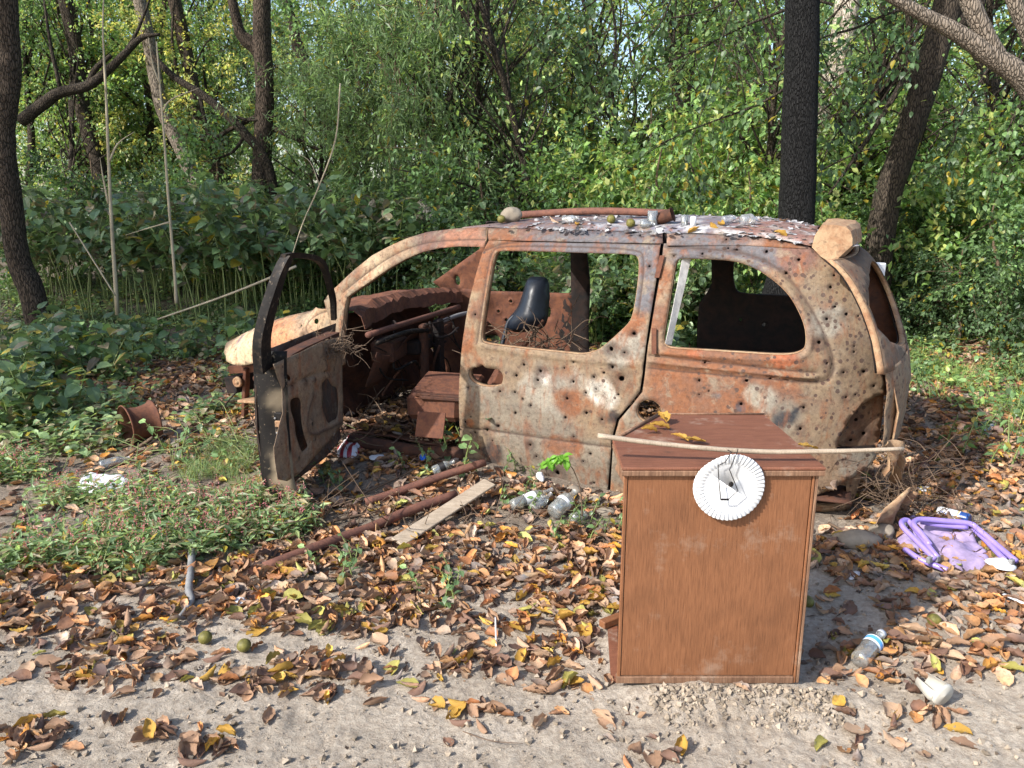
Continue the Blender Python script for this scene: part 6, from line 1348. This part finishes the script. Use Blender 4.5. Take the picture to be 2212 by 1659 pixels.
# sapling by the sliding door
sap = empty('sapling', G(1258, 1105), 'slender sapling with one drooping bright green leaf before the sliding door', 'sapling'); sb = np.array(sap.location)
sp3 = [AT(a1, b1, 3.55) - sb for a1, b1 in ((1258, 1115), (1254, 1060), (1240, 1018), (1228, 1002))]; v, f = tube(smooth_path(sp3, 5), [.004, .003, .002], 6); mesh_obj('stem', v, f, M['twig'], sap)
Lp = smooth_path([AT(a1, b1, 3.5) - sb for a1, b1 in ((1228, 1002), (1212, 984), (1192, 990), (1180, 1000))], 5); rq = np.random.RandomState(1); n = 30; ii = rq.randint(2, len(Lp), n)
leaf_obj('foliage', [inst(LT_HI, Lp[ii], rq.normal(size=(n, 3)) * [.6, .4, .3] + [0, 0, -.5], rq.normal(size=(n, 3)) * .3 + [0, -.6, 1], .055 * np.ones(n), np.ones((n, 3)) * [.16, .36, .04])], sap)
# ------------------------------------------------------------------ fallen leaves
def dry_proto(seed):
    q = np.random.RandomState(seed); rows, colsn = 9, 5; V = []; c1 = q.uniform(-.4, 1.4); c2 = q.uniform(.6, 2.4) * q.choice([-1, 1], p=[.2, .8]); tw = q.uniform(-1.3, 1.3); asp = q.uniform(.26, .46); wv = q.uniform(.015, .06); sk = q.uniform(-.15, .15)
    for i in range(rows):
        y = i / (rows - 1); w_ = asp * (math.sin(math.pi * y ** .8) ** .8 + .02) * (1 if i % 2 else .93)
        if i == rows - 1: w_ = .004
        if i == 0: w_ = .02
        for j in range(colsn):
            u = (j - 2) / 2; ang = u * c2; xx = w_ * (math.sin(ang) / c2 if abs(c2) > .01 else u); zz_ = w_ * (1 - math.cos(ang)) / c2 if abs(c2) > .01 else 0
            yb = y - .5; a2 = yb * c1; t_ = tw * yb; x3 = xx * math.cos(t_) - zz_ * math.sin(t_); z3 = xx * math.sin(t_) + zz_ * math.cos(t_)
            V.append((x3 + sk * yb * yb * 2, math.sin(a2) / c1 if abs(c1) > .05 else yb, z3 + (1 - math.cos(a2)) / c1 * .7 + wv * math.sin(i * 2.1 + j * 1.7 + seed) if abs(c1) > .05 else z3 + wv * math.sin(i * 2.1 + j * 1.7)))
    F = [(i * colsn + j, i * colsn + j + 1, (i + 1) * colsn + j + 1, (i + 1) * colsn + j) for i in range(rows - 1) for j in range(colsn - 1)]
    V = np.array(V); V[:, 2] -= V[:, 2].min(); return V, F
DP = [dry_proto(s) for s in range(16)]
DCOL = [(.26, .155, .10), (.32, .195, .12), (.20, .115, .08), (.38, .25, .165), (.15, .085, .06), (.30, .135, .06), (.26, .19, .145), (.46, .31, .20), (.42, .24, .12), (.40, .21, .09), (.36, .20, .11)]
YCOL = [(.46, .27, .05), (.42, .28, .06), (.46, .21, .045), (.34, .31, .08)]
GAUSS = [((60, 1600), 90, 35, .8), ((330, 1585), 70, 28, .9), ((450, 1612), 55, 28, .9), ((1050, 1545), 130, 30, .45), ((1350, 1560), 60, 25, .45), ((1420, 1640), 60, 22, .6), ((700, 1460), 260, 40, .9), ((950, 1430), 160, 40, 1), ((1180, 1420), 90, 40, .9), ((250, 1400), 230, 45, .75), ((1830, 1540), 60, 40, .5), ((1960, 1420), 190, 60, .8), ((1990, 1530), 90, 40, .6), ((1900, 1600), 140, 30, .18), ((250, 1455), 200, 35, .6), ((1200, 1480), 110, 20, .6), ((600, 1500), 90, 16, .5), ((1650, 1500), 100, 25, .15), ((700, 1580), 500, 60, .05)]
def density(px, py):
    d = .95 * (sstep(1120, 1170, py) * (1 - sstep(1330, 1400, py))) * (px < 1335)
    d = d + .75 * ((py <= 1120) & (py > 700))
    for (c, sx, sy, a) in GAUSS: d = np.maximum(d, a * np.exp(-((px - c[0]) / sx) ** 2 - ((py - c[1]) / sy) ** 2) * ((px < 1335) if c[0] < 1335 else True))
    d = np.maximum(d, .72 * (px > 1740) * (py < 1260) * (py > 700)); d = np.maximum(d, .45 * (px > 1760) * (py >= 1260) * (py < 1480))
    d = np.where((px < 560) & (py < 1200) & (py > 900), d * .35, d)
    return d
def project(P):
    d = P - CAM; zc = d[:, 1] * math.cos(PITCH) - d[:, 2] * math.sin(PITCH); yc = d[:, 1] * math.sin(PITCH) + d[:, 2] * math.cos(PITCH)
    return 1106 + FPX * d[:, 0] / zc, 829.5 - FPX * yc / zc
rq = np.random.RandomState(99); N = 150000; x_ = rq.uniform(-4.6, 5.6, N); y_ = rq.uniform(1.75, 8.5, N)
z_ = gh(x_, y_); px_, py_ = project(np.c_[x_, y_, z_]); vis = (px_ > -120) & (px_ < 2330) & (py_ < 1720)
dn = density(px_, py_); nz = fbm(np.c_[x_, y_], 2.6, 3, 41) * .5 + fbm(np.c_[x_, y_], 7, 2, 42) * .25
dd_ = dn * (1 + 2.2 * nz) * np.where(dn > .6, 1, .9); p_keep = np.clip(dd_, 0, 1) ** 1.15 * .44 * np.clip(1.25 - (y_ - 2) * .12, .35, 1)
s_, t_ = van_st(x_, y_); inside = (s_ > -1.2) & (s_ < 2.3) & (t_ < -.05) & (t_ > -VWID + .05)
cabm = (x_ > FL[0] - .02) & (x_ < FR_[0] + .06) & (y_ > yf - .01) & (y_ < yf + .5)
sel = vis & (rq.rand(N) < p_keep) & ~cabm & ~((s_ > -1.3) & (s_ < 1.75) & (abs(t_) < .06))
x_, y_, z_, dn, inside, px_, py_ = (a1[sel] for a1 in (x_, y_, z_, dn, inside, px_, py_)); n = len(x_); print('fallen leaves', n)
z_ = np.where(inside, np.maximum(z_, .115) + .02, z_) + rq.rand(n) ** 2 * .030 * np.clip(dn * 1.3, .1, 1)
size = rq.uniform(.045, .10, n) * np.where(y_ > 5, 1.1, 1); ci = rq.rand(n)
ycl = ci < .10
colr = np.array(DCOL)[rq.randint(0, len(DCOL), n)]; colr[ycl] = np.array(YCOL)[rq.randint(0, len(YCOL), ycl.sum())]; colr = colr * rq.uniform(.65, 1.4, (n, 1)); colr = np.where(inside[:, None], colr * .6, colr)  # leaves inside the van darkened: interior shade put into their colour
kind = rq.randint(0, len(DP), n); rot = rq.uniform(0, 6.28, n); tl = rq.normal(size=(n, 2)) * .36 * np.clip(dn + .3, .3, 1)[:, None]
order = np.argsort(-(size / np.hypot(y_, x_)) * (py_ < 1659) * (px_ > 0) * (px_ < 2212)); near_i = order[:290]; isn = np.zeros(n, bool); isn[near_i] = True
LV = []
def leafcols(V, c, k):   # midrib a little paler, edges darker
    j = np.tile(np.arange(5), 9); return c * (1 + .18 * (j == 2) - .12 * ((j == 0) | (j == 4)))[:, None]
for k in range(len(DP)):
    for grp_y in (False, True):
        pass
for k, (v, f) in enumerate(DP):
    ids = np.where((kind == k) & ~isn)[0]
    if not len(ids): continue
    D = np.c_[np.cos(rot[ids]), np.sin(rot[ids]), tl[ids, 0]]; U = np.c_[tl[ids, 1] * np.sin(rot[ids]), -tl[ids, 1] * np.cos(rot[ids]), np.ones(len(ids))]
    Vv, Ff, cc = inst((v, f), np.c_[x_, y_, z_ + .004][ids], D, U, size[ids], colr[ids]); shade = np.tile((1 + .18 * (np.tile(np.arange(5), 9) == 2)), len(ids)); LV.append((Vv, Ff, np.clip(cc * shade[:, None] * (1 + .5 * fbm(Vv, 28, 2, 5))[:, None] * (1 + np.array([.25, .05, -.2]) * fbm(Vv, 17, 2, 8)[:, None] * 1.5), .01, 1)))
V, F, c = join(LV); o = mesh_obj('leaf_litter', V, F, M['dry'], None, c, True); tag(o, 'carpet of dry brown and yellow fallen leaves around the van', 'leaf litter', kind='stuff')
CLS = [('curled tan-brown fallen leaf on the ground in the foreground', 'brown fallen leaves in the foreground', DCOL[1]), ('dark reddish-brown fallen leaf on the ground in the foreground', 'dark fallen leaves in the foreground', DCOL[2]), ('pale dusty fallen leaf on the ground in the foreground', 'pale fallen leaves in the foreground', DCOL[7]), ('orange-yellow fallen leaf on the ground in the foreground', 'orange-yellow fallen leaves in the foreground', YCOL[0]), ('yellow-green fallen leaf on the ground in the foreground', 'yellow-green fallen leaves in the foreground', YCOL[3])]
LM = {}
def leafmesh(k, c):
    if (k, c) not in LM:
        v, f = DP[k]; o = mesh_obj('fallen_leaf', v, f, M['dry'], None, leafcols(v, np.ones((len(v), 3)) * CLS[c][2], k), True); LM[(k, c)] = o.data; bpy.data.objects.remove(o)
    return LM[(k, c)]
for i in near_i:
    c = rq.choice(5, p=[.38, .22, .2, .12, .08]); k = int(kind[i]); o = bpy.data.objects.new('fallen_leaf', leafmesh(k, c)); C.objects.link(o)
    o.location = (x_[i], y_[i], z_[i] + .002); o.scale = (size[i],) * 3; o.rotation_euler = (tl[i, 0] * .8, tl[i, 1] * .8, rot[i]); tag(o, CLS[c][0], 'leaf', CLS[c][1])
def setleaf(p, c, k, s, r, label, tilt=.2):
    o = bpy.data.objects.new('fallen_leaf', leafmesh(k, c)); C.objects.link(o); o.location = p; o.scale = (s,) * 3; o.rotation_euler = (tilt, .1, r); tag(o, label, 'leaf')
for (a1, b1, c, k, s, r, lab) in ((1432, 905, 3, 3, .085, .3, 'upright orange-yellow leaf, topmost of those on the cabinet'), (1425, 922, 3, 5, .075, 1.4, 'curled orange leaf below the topmost one on the cabinet'), (1402, 925 + 5, 3, 7, .06, 1.6, 'leftmost small orange leaf on the cabinet top'), (1468, 946, 3, 9, .07, 1.0, 'yellow leaf lying behind the pole, left of the larger one'), (1500, 952, 3, 2, .085, 1.8, 'larger yellow leaf in the middle of the cabinet top behind the pole'), (1745, 966, 3, 11, .07, 1.4, 'crumpled orange leaf at the right corner of the cabinet top')):
    setleaf(GZ(a1, b1, HC + .003), c, k, s, r, lab)
for i, (px2, t2, c) in enumerate(((1245, -.30, 3), (1195, -.35, 2), (1540, -.30, 3), (1558, -.36, 3), (1500, -.26, 3), (1620, -.5, 2), (1690, -.7, 0), (1685, -.25, 3))):
    o = bpy.data.objects.new('fallen_leaf', leafmesh(i, c)); C.objects.link(o); o.location = ROOF(px2, 0, t2, .004); o.scale = (.075,) * 3; o.rotation_euler = (.5 * (i % 3), .2, i * 1.1); tag(o, ('orange leaf on the van roof' if c == 3 else 'brown leaf on the van roof'), 'leaf', 'orange leaves on the van roof' if c == 3 else 'brown leaves on the van roof')
rq = np.random.RandomState(55); n = 90000; x_ = rq.uniform(-4.2, 5.2, n); y_ = rq.uniform(1.8, 8, n); zz_ = gh(x_, y_); px_, py_ = project(np.c_[x_, y_, zz_]); dd_ = density(px_, py_) * (1 + 1.8 * (fbm(np.c_[x_, y_], 2.6, 3, 41) * .5))
s_, t_ = van_st(x_, y_); inside = (s_ > -1.2) & (s_ < 2.3) & (t_ < -.05) & (t_ > -VWID + .05)
cabm = (x_ > FL[0] - .02) & (x_ < FR_[0] + .06) & (y_ > yf - .01) & (y_ < yf + .5)
sel = (rq.rand(n) < np.clip(dd_, 0, 1) * .5) & ~cabm & (px_ > -60) & (px_ < 2280) & ~((s_ > -1.3) & (s_ < 1.75) & (abs(t_) < .06)); x_, y_, zz_, inside = x_[sel], y_[sel], zz_[sel], inside[sel]; n = len(x_)
zz_ = np.where(inside, np.maximum(zz_, .115) + .012, zz_) + .003
o = leaf_obj('leaf_crumbs', [inst(LT_LO, np.c_[x_, y_, zz_], rq.normal(size=(n, 3)) * [1, 1, .3], rq.normal(size=(n, 3)) * .35 + [0, 0, 1], rq.uniform(.012, .045, n), np.array([(.16, .095, .06), (.10, .065, .045), (.24, .15, .09), (.06, .042, .032), (.33, .22, .14)])[rq.randint(0, 5, n)])], None, 'dry'); tag(o, 'broken brown leaf crumbs and bark bits under the fallen leaves', 'leaf litter', kind='stuff')
# crumbs: clods, gravel, bark bits scattered over the soil
rq = np.random.RandomState(17); n = 5200; x_ = rq.uniform(-2.2, 2.6, n); y_ = 1.8 + rq.rand(n) ** 1.5 * 2.6; x_[:900] = rq.uniform(FL[0] + .1, FR_[0] + .1, 900); y_[:900] = yf - .03 - rq.rand(900) ** 1.5 * .16
cabm = (x_ > FL[0] - .02) & (x_ < FR_[0] + .06) & (y_ > yf - .012) & (y_ < yf + .5); x_, y_ = x_[~cabm], y_[~cabm]; n = len(x_)
tet = np.array([(0, 0, .6), (.6, 0, -.2), (-.3, .5, -.2), (-.35, -.5, -.25), (.1, .1, -.6), (.3, .45, .2)]); tf = [(0, 1, 5), (0, 5, 2), (0, 2, 3), (0, 3, 1), (4, 5, 1), (4, 2, 5), (4, 3, 2), (4, 1, 3)]
gz_ = gh(x_, y_) + .008 + .0; sz = .003 + .012 * rq.rand(n) ** 3; base = np.array([(.35, .29, .22)]) * rq.uniform(.5, 1.25, (n, 1))
o = leaf_obj('soil_crumbs', [inst((tet, tf), np.c_[x_, y_, gz_], rq.normal(size=(n, 3)), rq.normal(size=(n, 3)), sz * 1.6, base)], None, 'dry'); tag(o, 'loose crumbs of soil and grit over the sandy ground', 'soil crumbs', kind='stuff')
print('objects done')
